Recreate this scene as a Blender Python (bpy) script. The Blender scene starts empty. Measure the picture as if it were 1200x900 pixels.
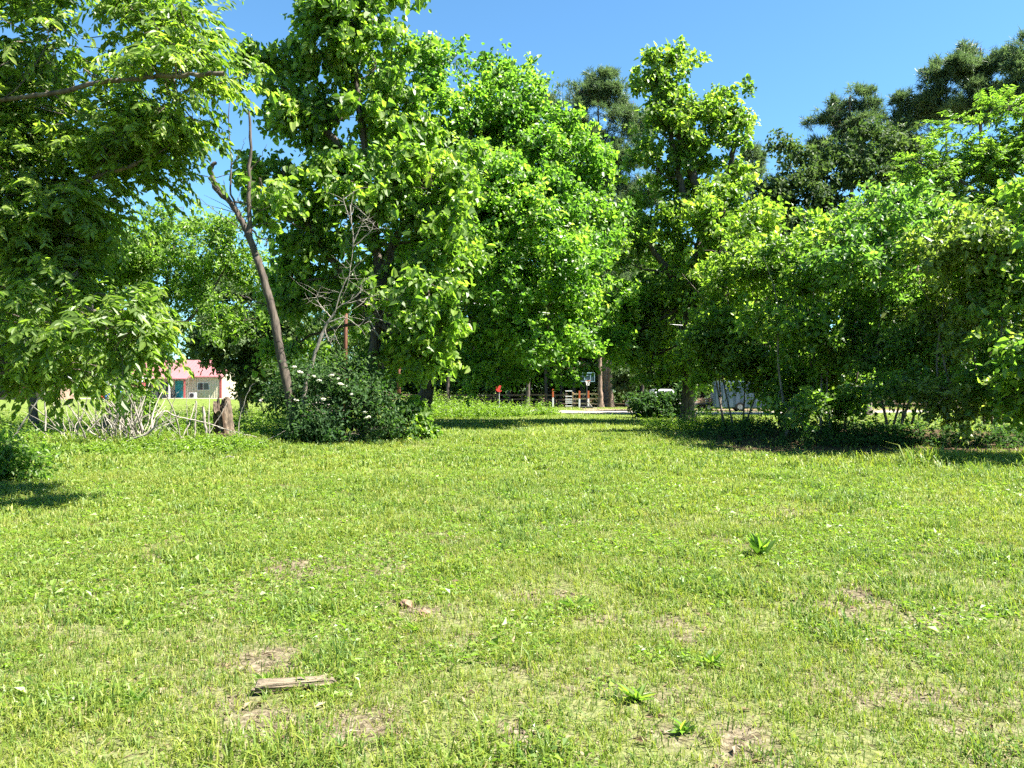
import bpy, bmesh, math, random
import numpy as np
from mathutils import Vector, Matrix

# ------------------------------------------------------------------ camera, sky, sun, exposure
SC = bpy.context.scene
COL = SC.collection
F = 889.0            # focal length in pixels of a 1200 px wide picture
HZ = 458.0           # picture row of the horizon
CZ = 1.6             # eye height
cam = bpy.data.cameras.new('camera'); co = bpy.data.objects.new('camera', cam); COL.objects.link(co)
cam.sensor_width = 36.0; cam.lens = F / 1200.0 * 36.0
cam.shift_y = (HZ - 450.0) / 1200.0
cam.clip_start = 0.05; cam.clip_end = 3000
co.location = (0, 0, CZ); co.rotation_euler = (math.radians(90), 0, 0)
SC.camera = co
SUN_EL, SUN_AZ = math.radians(56), math.radians(104)   # azimuth: right of straight ahead
wd = bpy.data.worlds.new('World'); SC.world = wd; wd.use_nodes = True
nt = wd.node_tree
sky = nt.nodes.new('ShaderNodeTexSky'); sky.sky_type = 'NISHITA'; sky.sun_disc = False
sky.sun_elevation = SUN_EL; sky.sun_rotation = SUN_AZ
sky.air_density = 1.0; sky.dust_density = 0.1; sky.ozone_density = 2.0
tn = nt.nodes.new('ShaderNodeMix'); tn.data_type = 'RGBA'; tn.blend_type = 'MULTIPLY'; tn.inputs[0].default_value = 1.0; tn.clamp_result = False
tn.inputs[7].default_value = (.65, .985, 1.10, 1)          # the clear, slightly cyan blue of this sky
nt.links.new(sky.outputs[0], tn.inputs[6]); nt.links.new(tn.outputs[2], nt.nodes['Background'].inputs[0])
nt.nodes['Background'].inputs[1].default_value = 0.043
sl = bpy.data.lights.new('sun', 'SUN'); so = bpy.data.objects.new('sun', sl); COL.objects.link(so)
sl.energy = 5.0; sl.angle = math.radians(0.53); sl.color = (1.0, 0.95, 0.86)
sd = Vector((math.sin(SUN_AZ) * math.cos(SUN_EL), math.cos(SUN_AZ) * math.cos(SUN_EL), math.sin(SUN_EL)))
so.rotation_euler = sd.to_track_quat('Z', 'Y').to_euler(); so.location = (20, 10, 40)
vs = SC.view_settings
SC.display_settings.display_device = 'sRGB'
vs.view_transform = 'Standard'; vs.look = 'None'; vs.exposure = 2.5; vs.gamma = 1.0; vs.use_curve_mapping = False
cy = SC.cycles
cy.max_bounces = 9; cy.diffuse_bounces = 6; cy.glossy_bounces = 2; cy.transmission_bounces = 7; cy.transparent_max_bounces = 4
cy.use_adaptive_sampling = True; cy.adaptive_threshold = 0.03
cy.use_denoising = False
cy.sample_clamp_indirect = 6.0
cy.caustics_reflective = False; cy.caustics_refractive = False

# ------------------------------------------------------------------ noise and helpers
R = np.random.default_rng(7)
random.seed(7)
def _hash(ix, iy, iz, seed):
    n = (ix * 374761393 + iy * 668265263 + iz * 2147483647 + seed * 974634529) & 0xFFFFFFFF
    n = ((n ^ (n >> 13)) * 1274126177) & 0xFFFFFFFF
    n = n ^ (n >> 16)
    return (n & 0xFFFFFF) / float(0xFFFFFF)
def noise3(p, seed=0):
    p = np.asarray(p, dtype=np.float64); i = np.floor(p).astype(np.int64); f = p - i; f = f * f * (3 - 2 * f)
    out = 0
    for dx in (0, 1):
        for dy in (0, 1):
            for dz in (0, 1):
                w = (f[..., 0] if dx else 1 - f[..., 0]) * (f[..., 1] if dy else 1 - f[..., 1]) * (f[..., 2] if dz else 1 - f[..., 2])
                out = out + w * _hash(i[..., 0] + dx, i[..., 1] + dy, i[..., 2] + dz, seed)
    return out
def noise2(x, y, s, seed=0):
    return noise3(np.stack([np.asarray(x) / s, np.asarray(y) / s, np.zeros_like(np.asarray(x, dtype=float)) + seed * 3.7], -1), seed)
def sstep(a, b, x):
    t = np.clip((np.asarray(x, dtype=float) - a) / (b - a), 0, 1); return t * t * (3 - 2 * t)
def ground_z(x, y):
    x = np.asarray(x, dtype=float); y = np.asarray(y, dtype=float)
    z = (noise2(x, y, 2.3, 1) - .5) * .07 + (noise2(x, y, 9.0, 2) - .5) * .12 * sstep(3, 12, np.abs(y))
    z = z + 0.72 * sstep(55, 84, y) * sstep(-8, -30, x)
    z = z + 0.35 * np.exp(-((x - 11.5) / 7.5) ** 2 - ((y - 25) / 3.0) ** 2)
    z = z + 0.25 * np.exp(-((x + 10) / 5.0) ** 2 - ((y - 22) / 3.0) ** 2)
    return z
def gz(x, y): return float(ground_z(x, y))
def W(px, py, Y): return np.array([(px - 600) / F * Y, Y, CZ + (HZ - py) / F * Y])
def G(px, Y):
    x = (px - 600) / F * Y
    return np.array([x, Y, gz(x, Y)])
def norm(v): return v / np.maximum(np.linalg.norm(v, axis=-1, keepdims=True), 1e-9)
def rdir(n, rg): return norm(rg.normal(size=(n, 3)))

def props(o, label=None, cat=None, group=None, kind=None):
    if label: o['label'] = label
    if cat: o['category'] = cat
    if group: o['group'] = group
    if kind: o['kind'] = kind
    return o
def empty(name, loc, label, cat, group=None, rz=0):
    o = bpy.data.objects.new(name, None); COL.objects.link(o); o.location = [float(v) for v in loc]
    o.rotation_euler = (0, 0, rz); o.empty_display_size = .3
    return props(o, label, cat, group)
def link(name, me, parent=None, world=True):
    """link a mesh; when world is true its vertices are in world space and are shifted to the parent's origin"""
    o = bpy.data.objects.new(name, me); COL.objects.link(o)
    if parent is not None:
        o.parent = parent
        if world: o.location = -Vector(parent.location)
    return o
def mesh_np(name, V, faces, mat, tint=None, smooth=False):
    """faces: list of (n,k) int arrays"""
    me = bpy.data.meshes.new(name)
    V = np.ascontiguousarray(V, dtype=np.float32)
    me.vertices.add(len(V)); me.vertices.foreach_set('co', V.ravel())
    tot = np.concatenate([np.full(len(f), f.shape[1], dtype=np.int32) for f in faces])
    loops = np.concatenate([f.ravel() for f in faces]).astype(np.int32)
    starts = np.concatenate([[0], np.cumsum(tot)[:-1]]).astype(np.int32)
    me.loops.add(len(loops)); me.polygons.add(len(tot))
    me.loops.foreach_set('vertex_index', loops)
    me.polygons.foreach_set('loop_start', starts)
    try: me.polygons.foreach_set('loop_total', tot)
    except Exception: pass
    if tint is not None:
        a = me.attributes.new('tint', 'FLOAT', 'FACE'); a.data.foreach_set('value', np.asarray(tint, dtype=np.float32))
    me.polygons.foreach_set('use_smooth', np.full(len(tot), smooth))
    me.update(calc_edges=True); me.validate()
    me.materials.append(mat)
    return me

# ------------------------------------------------------------------ materials
def new_mat(name):
    m = bpy.data.materials.new(name); m.use_nodes = True
    n = m.node_tree.nodes; n.clear()
    out = n.new('ShaderNodeOutputMaterial')
    return m, n, m.node_tree.links, out
def ramp(n, stops):
    r = n.new('ShaderNodeValToRGB'); e = r.color_ramp.elements
    while len(e) < len(stops): e.new(0.5)
    for k, (p, c) in enumerate(stops):
        e[k].position = p; e[k].color = (*c, 1)
    return r
def leaf_mat(name, stops, trans=0.45, tcol=(2.05, 2.35, .95), rough=.45, spec=.5):
    m, n, l, out = new_mat(name)
    at = n.new('ShaderNodeAttribute'); at.attribute_name = 'tint'
    r = ramp(n, stops); l.new(at.outputs['Fac'], r.inputs[0])
    p = n.new('ShaderNodeBsdfPrincipled'); p.inputs['Roughness'].default_value = rough
    p.inputs['Specular IOR Level'].default_value = spec
    l.new(r.outputs[0], p.inputs['Base Color'])
    t = n.new('ShaderNodeBsdfTranslucent')
    mu = n.new('ShaderNodeMix'); mu.data_type = 'RGBA'; mu.blend_type = 'MULTIPLY'; mu.inputs[0].default_value = 1
    mu.clamp_result = False
    l.new(r.outputs[0], mu.inputs[6]); mu.inputs[7].default_value = (*tcol, 1)
    l.new(mu.outputs[2], t.inputs[0])
    mx = n.new('ShaderNodeMixShader'); mx.inputs[0].default_value = trans
    l.new(p.outputs[0], mx.inputs[1]); l.new(t.outputs[0], mx.inputs[2]); l.new(mx.outputs[0], out.inputs[0])
    return m
def noise_mat(name, c1, c2, scale=8, detail=6, rough=.85, bump=.3, stretch=(1, 1, 1), spec=.3, c3=None, metallic=0):
    m, n, l, out = new_mat(name)
    tc = n.new('ShaderNodeTexCoord'); mp = n.new('ShaderNodeMapping'); mp.inputs['Scale'].default_value = stretch
    l.new(tc.outputs['Object'], mp.inputs[0])
    nz = n.new('ShaderNodeTexNoise'); nz.inputs['Scale'].default_value = scale; nz.inputs['Detail'].default_value = detail
    l.new(mp.outputs[0], nz.inputs['Vector'])
    st = [(.3, c1), (.7, c2)] if c3 is None else [(.28, c1), (.5, c2), (.72, c3)]
    r = ramp(n, st); l.new(nz.outputs['Fac'], r.inputs[0])
    p = n.new('ShaderNodeBsdfPrincipled'); p.inputs['Roughness'].default_value = rough
    p.inputs['Specular IOR Level'].default_value = spec; p.inputs['Metallic'].default_value = metallic
    l.new(r.outputs[0], p.inputs['Base Color'])
    if bump:
        b = n.new('ShaderNodeBump'); b.inputs['Strength'].default_value = bump; b.inputs['Distance'].default_value = .03
        l.new(nz.outputs['Fac'], b.inputs['Height']); l.new(b.outputs[0], p.inputs['Normal'])
    l.new(p.outputs[0], out.inputs[0])
    return m

M = {}
M['leaf_near'] = leaf_mat('leaf_near', [(0, (.065, .11, .022)), (.5, (.12, .18, .03)), (.85, (.185, .24, .045)), (1, (.21, .26, .06))], .54)
M['leaf_broad'] = leaf_mat('leaf_broad', [(0, (.065, .12, .024)), (.5, (.115, .185, .03)), (.85, (.18, .25, .045)), (1, (.22, .27, .06))], .54)
M['leaf_gum'] = leaf_mat('leaf_gum', [(0, (.055, .12, .022)), (.5, (.10, .185, .028)), (.85, (.16, .25, .042)), (1, (.22, .28, .07))], .54)
M['leaf_tall'] = leaf_mat('leaf_tall', [(0, (.07, .12, .024)), (.5, (.12, .185, .03)), (.85, (.19, .25, .045)), (1, (.22, .265, .06))], .54)
M['leaf_dark'] = leaf_mat('leaf_dark', [(0, (.035, .062, .024)), (.5, (.055, .09, .03)), (1, (.10, .14, .05))], .33, (1.7, 1.9, .9), .6, .22)
M['leaf_bush'] = leaf_mat('leaf_bush', [(0, (.055, .11, .024)), (.5, (.10, .17, .03)), (.85, (.165, .235, .042)), (1, (.21, .26, .06))], .54)
M['leaf_olive'] = leaf_mat('leaf_olive', [(0, (.07, .10, .028)), (.5, (.115, .155, .036)), (.85, (.18, .22, .055)), (1, (.24, .26, .08))], .5)
M['leaf_blue'] = leaf_mat('leaf_blue', [(0, (.05, .105, .028)), (.5, (.085, .16, .036)), (.85, (.14, .22, .05)), (1, (.20, .26, .07))], .5)
M['leaf_locust'] = leaf_mat('leaf_locust', [(0, (.07, .13, .024)), (.5, (.115, .185, .03)), (1, (.16, .235, .045))], .54)
M['leaf_wood'] = leaf_mat('leaf_wood', [(0, (.045, .085, .022)), (.5, (.08, .135, .028)), (1, (.14, .20, .04))], .48)
M['leaf_shaded'] = leaf_mat('leaf_shaded', [(0, (.02, .05, .018)), (.5, (.038, .08, .022)), (1, (.08, .13, .04))], .40, rough=.75, spec=.25)  # shade on the shrubs is put into these lowered leaf colours
M['needle'] = leaf_mat('needle', [(0, (.06, .095, .05)), (.5, (.10, .145, .072)), (1, (.16, .21, .10))], .38, (1.5, 1.7, 1.0), .5)
M['grass'] = leaf_mat('grass', [(0, (0.311, 0.259, 0.141)), (.16, (0.237, 0.222, 0.0814)), (.22, (0.222, 0.244, 0.0407)), (.55, (0.148, 0.204, 0.0296)), (.8, (0.0962, 0.159, 0.0296)), (1, (0.0592, 0.122, 0.0259))], .42, (1.6, 1.7, .9), .5, .4)
M['weed'] = leaf_mat('weed', [(0, (0.0814, 0.133, 0.0222)), (.5, (0.126, 0.196, 0.0237)), (1, (0.185, 0.252, 0.037))], .45)
M['blossom'] = leaf_mat('blossom', [(0, (0.459, 0.459, 0.37)), (1, (0.592, 0.592, 0.518))], .3, (1.1, 1.1, 1.0), .6)
M['bark'] = noise_mat('bark', (.045, .036, .03), (.14, .115, .09), 5, 8, .9, .9, (2.5, 2.5, .5))
M['bark_grey'] = noise_mat('bark_grey', (.07, .06, .05), (.22, .19, .155), 5, 8, .9, .9, (2.5, 2.5, .5))
M['bark_pine'] = noise_mat('bark_pine', (.07, .05, .038), (.24, .165, .12), 4, 8, .9, .9, (2, 2, .6))
M['bark_dark'] = noise_mat('bark_dark', (.028, .022, .018), (.10, .08, .062), 5, 8, .9, 1.0, (2.5, 2.5, .5))  # bark darkened in place of the shade on the leaning trunk
M['twig_grey'] = noise_mat('twig_grey', (.09, .08, .065), (.24, .215, .18), 9, 6, .85, .5, (3, 3, .5))
M['deadwood'] = noise_mat('deadwood', (0.13, 0.113, 0.0888), (0.308, 0.278, 0.237), 9, 6, .85, .5, (3, 3, .5))
M['stump'] = noise_mat('stump', (0.0388, 0.0277, 0.0194), (0.167, 0.125, 0.0863), 6, 8, .9, 1.0, (5, 5, .6))
M['stump_in'] = noise_mat('stump_in', (.018, .012, .008), (.09, .055, .03), 6, 8, .95, 1.0, (5, 5, .6))

# ------------------------------------------------------------------ tubes and leaves
def tube_arrays(polys, sides=6, rough=0.0):
    """polys: list of (pts (n,3), radii (n,)). One array of vertices and quads for all."""
    VV, FF, off = [], [], 0
    ang = np.linspace(0, 2 * np.pi, sides, endpoint=False)
    ca, sa = np.cos(ang), np.sin(ang)
    for pts, rad in polys:
        pts = np.asarray(pts, dtype=float); n = len(pts)
        d = np.gradient(pts, axis=0); d = norm(d)
        ref = np.array([0, 0, 1.0]) if abs(d[:, 2]).mean() < .85 else np.array([1.0, 0, 0])
        u = norm(np.cross(d, ref)); v = np.cross(d, u)
        ring = pts[:, None, :] + np.asarray(rad)[:, None, None] * (ca[None, :, None] * u[:, None, :] + sa[None, :, None] * v[:, None, :])
        if rough:
            ctr = pts[:, None, :]; q = ring * np.array([1, 1, .45])
            ring = ctr + (ring - ctr) * (1 + rough * (noise3(q * 9, 61) * .6 + noise3(q * 22, 62) * .4 - .5))[..., None]
        VV.append(ring.reshape(-1, 3))
        i = np.arange(n - 1)[:, None] * sides; j = np.arange(sides)[None, :]; j2 = (j + 1) % sides
        q = np.stack([i + j, i + j2, i + sides + j2, i + sides + j], -1).reshape(-1, 4) + off
        FF.append(q)
        off += n * sides
    return np.concatenate(VV), np.concatenate(FF)
def smooth_line(pts, n, rg=None, wob=0.0):
    """Catmull-Rom through pts"""
    P = np.asarray(pts, dtype=float)
    P2 = np.vstack([2 * P[0] - P[1], P, 2 * P[-1] - P[-2]])
    t = np.linspace(0, len(P) - 1 - 1e-6, n); k = t.astype(int); f = (t - k)[:, None]
    a, b, c, d = P2[k], P2[k + 1], P2[k + 2], P2[k + 3]
    o = .5 * ((2 * b) + (-a + c) * f + (2 * a - 5 * b + 4 * c - d) * f ** 2 + (-a + 3 * b - 3 * c + d) * f ** 3)
    if rg is not None and wob: 
        w = rg.normal(size=o.shape) * wob; w[0] = 0; o = o + w
    return o
def taper(r0, r1, n, p=1.0): return r0 + (r1 - r0) * np.linspace(0, 1, n) ** p

def leaf_arrays(P, D, N, L, Wd, six=True, fold=.22, curl=.12):
    D = norm(D); S = norm(np.cross(D, N)); U = np.cross(S, D)
    L = L[:, None]; Wd = Wd[:, None]
    tip = P + D * L - U * L * curl
    if six:
        a = P + D * L * .28 + S * Wd * .5 + U * Wd * fold
        b = P + D * L * .66 + S * Wd * .40 + U * Wd * fold * .6 - U * L * curl * .4
        c = P + D * L * .66 - S * Wd * .40 + U * Wd * fold * .6 - U * L * curl * .4
        d = P + D * L * .28 - S * Wd * .5 + U * Wd * fold
        V = np.stack([P, a, b, tip, c, d], 1); k = 6
        q = np.array([[0, 1, 2, 3], [0, 3, 4, 5]])
    else:
        a = P + D * L * .45 + S * Wd * .5 + U * Wd * fold
        d = P + D * L * .45 - S * Wd * .5 + U * Wd * fold
        V = np.stack([P, a, tip, d], 1); k = 4
        q = np.array([[0, 1, 2], [0, 2, 3]])
    n = len(P)
    Fc = (np.arange(n)[:, None, None] * k + q[None]).reshape(-1, q.shape[1])
    return V.reshape(-1, 3), Fc

def twig_points(blobs, n, rg, gap=.36, freq=1.0, shell=2.6, pads=9):
    """each crown lobe carries flattened leaf pads near its outside, with loose sprays between them"""
    C = np.array([b[0] for b in blobs]); Rr = np.array([b[1] for b in blobs])
    wgt = (Rr[:, 0] * Rr[:, 2]); wgt = wgt / wgt.sum()
    K = len(blobs)
    pd = rdir(K * pads, rg).reshape(K, pads, 3); pd[..., 2] = pd[..., 2] * .9 + .08
    pr = rg.uniform(.45, 1.02, (K, pads, 1))
    pc = C[:, None] + pd * pr * Rr[:, None]; ps = rg.uniform(.28, .52, (K, pads))
    m = int(n * 1.7)
    k = rg.choice(K, size=m, p=wgt); q = rg.integers(0, pads, m)
    d = rdir(m, rg); r = rg.random(m) ** (1 / 2.2)
    sc_ = Rr[k].mean(1, keepdims=True) * .5 + Rr[k] * .5
    P = pc[k, q] + d * r[:, None] * sc_ * ps[k, q][:, None] * np.array([1.1, 1.1, .62]) + rg.normal(size=(m, 3)) * sc_ * .05
    loose = rg.random(m) < .16
    r2 = rg.random(m) ** (1 / shell) * (1 + .2 * rg.normal(size=m))
    P = np.where(loose[:, None], C[k] + d * r2[:, None] * Rr[k], P)
    out = norm((P - C[k]) / Rr[k]); d = norm(d * .5 + out)
    nz = noise3(P * freq, 11) * .65 + noise3(P * freq * 2.3, 12) * .35
    keep = nz > gap
    return P[keep][:n], d[keep][:n], k[keep][:n]

def foliage(blobs, n_twigs, per, leaf, rg, twig=.5, droop=.35, face_up=.9, six=True, gap=.36, freq=1.0, style='spray', minz=None, curl=.12, shell=2.6, pads=9):
    """returns V,F,tint, twig base points + directions"""
    P, d, k = twig_points(blobs, n_twigs, rg, gap, freq, shell, pads)
    if minz is not None:
        s = P[:, 2] > minz; P, d, k = P[s], d[s], k[s]
    n = len(P)
    T = norm(d * np.array([1, 1, .55]) + rg.normal(size=(n, 3)) * .45 + np.array([0, 0, .12]))
    ttint = np.clip(.45 + .20 * rg.normal(size=n) + (noise3(P * .8, 21) - .5) * .5, 0, 1)
    tl = twig * rg.uniform(.6, 1.3, n)
    u = (np.arange(per)[None, :] + rg.random((n, per))) / per
    sag = (u ** 2) * droop * .6
    pos = P[:, None, :] + T[:, None, :] * (u * tl[:, None])[..., None] - np.array([0, 0, 1.0]) * (sag * tl[:, None])[..., None]
    pos = pos + rg.normal(size=pos.shape) * twig * (.16 if style == 'spray' else .03)
    if style == 'pinnate':
        side = norm(np.cross(T, np.array([0, 0, 1.0]) + .25 * rg.normal(size=(n, 3))))
        sgn = np.where(np.arange(per) % 2 == 0, 1.0, -1.0)[None, :, None]
        D = T[:, None, :] * .55 + side[:, None, :] * sgn * .8 + rg.normal(size=pos.shape) * .18
    elif style == 'needle':
        D = T[:, None, :] * .7 + rg.normal(size=pos.shape) * .7
    else:
        D = T[:, None, :] * .5 + rg.normal(size=pos.shape) * .75
    D = D + np.array([0, 0, -droop])
    Nn = np.array([0, 0, face_up * .8]) + rg.normal(size=pos.shape) * .6 + d[:, None, :] * .5
    pos = pos.reshape(-1, 3); D = D.reshape(-1, 3); Nn = Nn.reshape(-1, 3)
    m = len(pos)
    sz = np.clip(np.exp(rg.normal(size=m) * .32), .35, 1.7)
    V, Fc = leaf_arrays(pos, D, Nn, leaf[0] * sz, leaf[1] * sz * rg.uniform(.8, 1.15, m), six, curl=curl)
    tint = np.clip(np.repeat(ttint, per) + .14 * rg.normal(size=m), 0, 1)
    return V, Fc, np.repeat(tint, 2), P, T, tl, k

def B(px, py, rx, ry, Y, dy=0.0, depth=None):
    Yc = Y + dy
    a, b = rx * Y / F, ry * Y / F
    return (W(px, py, Yc), np.array([a, depth if depth else (a + b) * .5, b]))

def nearest_on(line, p, lo=.25):
    """attachment point: below p, on the trunk or a limb"""
    d = np.linalg.norm((line - p) * np.array([1, 1, .8]), axis=1) + np.maximum(0, line[:, 2] - p[2] + .4) * 2.0
    d[:int(len(line) * lo)] += 1e3
    return int(np.argmin(d))

def tree(name, label, cat, trunks, blobs, n_twigs, per, leaf, mat, bark='bark', group=None, seed=1, r0=.2, twig_tubes=0,
         limb_r=.35, sub=6, side=.72, lo=.3, **kw):
    """trunks: list of world polylines (first one starts at the ground)"""
    rg = np.random.default_rng(seed)
    base = np.array(trunks[0][0]); base[2] = gz(base[0], base[1])
    root = empty(name, base, label, cat, group)
    polys, lines = [], []
    for ti, t in enumerate(trunks):
        t = [np.array(p, dtype=float) for p in t]
        n = 10 * len(t)
        ln = smooth_line(t, n, rg, r0 * .06)
        rad = taper(r0 * (1 if ti == 0 else side), r0 * .16, n, .85)
        if t[0][2] < base[2] + .4:
            ln[0, 2] = gz(ln[0, 0], ln[0, 1]) - .12
            rad[:3] *= np.array([1.5, 1.18, 1.05])
        polys.append((ln, rad)); lines.append((ln, rad))
    allp = np.concatenate([a for a, _ in lines]); allr = np.concatenate([b for _, b in lines])
    lot = np.concatenate([np.arange(len(a)) < len(a) * lo for a, _ in lines])
    V, Fc, tint, P, T, tl, k = foliage(blobs, n_twigs, per, leaf, rg, **kw)
    thin = []
    for bi, (c, r) in enumerate(blobs):
        d = np.linalg.norm(allp - c, axis=1) + np.maximum(0, allp[:, 2] - c[2] + .3) * 2.0 + lot * 1e3
        j = int(np.argmin(d)); st = allp[j]
        mid = (st + c) * .5 + np.array([0, 0, -.06 * np.linalg.norm(c - st)]) + rg.normal(size=3) * .1 * np.linalg.norm(c - st)
        e = c + np.array([0, 0, r[2] * .3])
        lr = max(allr[j] * limb_r, .012)
        ll = smooth_line([st, mid, c, e], 12, rg, lr * .25)
        polys.append((ll, taper(lr, lr * .3, 12)))
        tw = P[k == bi]
        if len(tw) and sub:
            hubs = tw[rg.choice(len(tw), size=min(sub, len(tw)), replace=False)]
            hubs = c + (hubs - c) * .7
            for hpt in hubs:
                jj = rg.integers(5, 12); s0 = ll[jj]
                thin.append((smooth_line([s0, (s0 + hpt) * .5 + rg.normal(size=3) * .12 * r.mean() , hpt], 6), taper(lr * .4, max(lr * .12, .004), 6)))
    nt_ = min(twig_tubes, len(P))
    if nt_:
        for j in rg.choice(len(P), nt_, replace=False):
            C = blobs[k[j]][0]
            s0 = P[j] + (C - P[j]) * rg.uniform(.25, .5)
            thin.append((np.array([s0, P[j], P[j] + T[j] * tl[j] * .8 - np.array([0, 0, .12 * tl[j]])]), np.array([.010, .007, .003]) * (leaf[0] / .12) ** .5))
    A, Fa = tube_arrays(polys, 11, .38)
    if thin:
        Bv, Fb = tube_arrays(thin, 4); Fa = np.concatenate([Fa, Fb + len(A)]); A = np.concatenate([A, Bv])
    link('trunk', mesh_np('trunk', A, [Fa], M[bark], smooth=True), root)
    link('crown', mesh_np('crown', V, [Fc], mat, tint), root)
    return root

def copy_tree(root, loc, rz, sc, label=None):
    r = root.copy(); COL.objects.link(r); r.location = loc; r.rotation_euler = (0, 0, rz); r.scale = (sc, sc, sc * random.uniform(.92, 1.1))
    if label: r['label'] = label
    for ch in root.children:
        c = ch.copy(); COL.objects.link(c); c.parent = r
    return r

# ------------------------------------------------------------------ boxes and prisms for built things
def bx(bm, x0, x1, y0, y1, z0, z1):
    v = [bm.verts.new(p) for p in ((x0, y0, z0), (x1, y0, z0), (x1, y1, z0), (x0, y1, z0), (x0, y0, z1), (x1, y0, z1), (x1, y1, z1), (x0, y1, z1))]
    for q in ((0, 3, 2, 1), (4, 5, 6, 7), (0, 1, 5, 4), (1, 2, 6, 5), (2, 3, 7, 6), (3, 0, 4, 7)): bm.faces.new([v[i] for i in q])
def prism(bm, prof, y0, y1, axis='y'):
    """profile of (a,b) points extruded along y (a=x,b=z) or x (a=y,b=z)"""
    def P(a, b, t): return (a, t, b) if axis == 'y' else (t, a, b)
    A = [bm.verts.new(P(a, b, y0)) for a, b in prof]; Bq = [bm.verts.new(P(a, b, y1)) for a, b in prof]
    n = len(prof)
    bm.faces.new(A); bm.faces.new(Bq[::-1])
    for i in range(n): bm.faces.new((A[i], Bq[i], Bq[(i + 1) % n], A[(i + 1) % n]))
def tb(bm, pts, r, sides=8, r1=None):
    n = len(pts); V, Fq = tube_arrays([(np.array(pts, dtype=float), taper(r, r if r1 is None else r1, n))], sides)
    vs_ = [bm.verts.new(v) for v in V]
    for q in Fq: bm.faces.new([vs_[i] for i in q])
    bm.faces.new(vs_[:sides][::-1]); bm.faces.new(vs_[-sides:])
def done(name, bm, mat, parent, bev=0, smooth=False):
    bmesh.ops.recalc_face_normals(bm, faces=bm.faces[:])
    if bev: bmesh.ops.bevel(bm, geom=bm.edges[:], offset=bev, segments=2, affect='EDGES', profile=.6)
    me = bpy.data.meshes.new(name); bm.to_mesh(me); bm.free(); me.materials.append(mat)
    if smooth: me.polygons.foreach_set('use_smooth', np.full(len(me.polygons), True))
    return link(name, me, parent, world=False)
def paint(name, c, rough=.5, var=.12, scale=6, spec=.4, metallic=0):
    c = np.array(c); return noise_mat(name, tuple(c * (1 - var)), tuple(np.minimum(c * (1 + var), 1)), scale, 5, rough, .05, (1, 1, 1), spec, metallic=metallic)

# ------------------------------------------------------------------ the ground
def road_line():
    return smooth_line([(-120, 86, 0), (-60, 86, 0), (-32, 84, 0), (-17, 73, 0), (-6, 66, 0), (6, 57, 0), (16, 55, 0), (34, 58, 0), (70, 62, 0), (130, 64, 0)], 160)
RL = road_line()
def road_dist(x, y):
    x = np.asarray(x, dtype=float).ravel(); y = np.asarray(y, dtype=float).ravel(); d = np.full(x.shape, 1e9)
    for a in RL: d = np.minimum(d, (x - a[0]) ** 2 + (y - a[1]) ** 2)
    return np.sqrt(d)
SPOTS = []   # bare soil spots: x, y, radius
for px, py, r in ((225, 645, .45), (375, 665, .55), (280, 790, .42), (480, 715, .22), (500, 745, .25), (110, 720, .35), (255, 700, .3), (640, 700, .2), (800, 740, .3),
                  (1120, 855, .22), (850, 870, .25), (500, 630, .4), (910, 605, .5), (700, 800, .18), (1060, 760, .25), (330, 830, .25), (590, 850, .2), (150, 560, .5), (870, 640, .25), (1000, 700,.25), (430, 850, .2)):
    Y = F * CZ / (py - HZ); SPOTS.append(((px - 600) / F * Y, Y, r))
def bare(x, y):
    """0..1: how bare the soil is"""
    b = sstep(.58, .76, noise2(x, y, .9, 5) * .5 + noise2(x, y, .33, 6) * .5) * .5
    for sx, sy, r in SPOTS:
        q = ((x - sx) / (r * 1.3)) ** 2 + ((y - sy) / (r * 1.5)) ** 2
        b = np.maximum(b, np.exp(-q * 1.6) * (1.7 * sstep(.38, .78, noise2(x, y, .22, 8) * .6 + noise2(x, y, .07, 9) * .4)))
    return np.clip(b, 0, 1)
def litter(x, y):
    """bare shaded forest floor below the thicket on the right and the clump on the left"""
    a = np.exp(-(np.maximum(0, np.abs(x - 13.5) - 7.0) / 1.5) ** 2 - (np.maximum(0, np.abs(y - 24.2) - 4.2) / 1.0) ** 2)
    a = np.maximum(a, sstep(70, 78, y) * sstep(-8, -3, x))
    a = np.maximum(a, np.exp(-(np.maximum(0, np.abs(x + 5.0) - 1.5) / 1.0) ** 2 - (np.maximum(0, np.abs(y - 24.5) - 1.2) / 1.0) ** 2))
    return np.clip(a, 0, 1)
def warp(n, lo, hi, fine, p):
    t = np.linspace(-1, 1, n); s = np.sign(t) * np.abs(t) ** p
    return np.where(s < 0, -s * lo, s * hi)
gx = warp(300, -420, 420, 0, 3.2)
gy = np.concatenate([np.linspace(-30, 2, 18)[:-1], np.linspace(2, 16, 150)[:-1], np.linspace(16, 50, 120)[:-1], np.linspace(50, 130, 80)[:-1], np.linspace(130, 1200, 40)])
XX, YY = np.meshgrid(gx, gy)
ZZ = ground_z(XX, YY)
nx, ny = len(gx), len(gy)
ii = (np.arange(ny - 1)[:, None] * nx + np.arange(nx - 1)[None]).ravel()
gm, n_, l_, out_ = new_mat('soil_and_turf')
tc = n_.new('ShaderNodeTexCoord')
def nz_(scale, detail=6):
    q = n_.new('ShaderNodeTexNoise'); q.inputs['Scale'].default_value = scale; q.inputs['Detail'].default_value = detail
    l_.new(tc.outputs['Object'], q.inputs['Vector']); return q
soil = ramp(n_, [(.28, (.036, .028, .017)), (.5, (.115, .094, .06)), (.72, (.195, .168, .115))]); l_.new(nz_(22, 10).outputs['Fac'], soil.inputs[0])
turf = ramp(n_, [(.25, (0.037, 0.0666, 0.0111)), (.45, (0.0814, 0.126, 0.0192)), (.6, (0.126, 0.155, 0.0333)), (.8, (0.207, 0.192, 0.0888))]); l_.new(nz_(34, 10).outputs['Fac'], turf.inputs[0])
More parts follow.
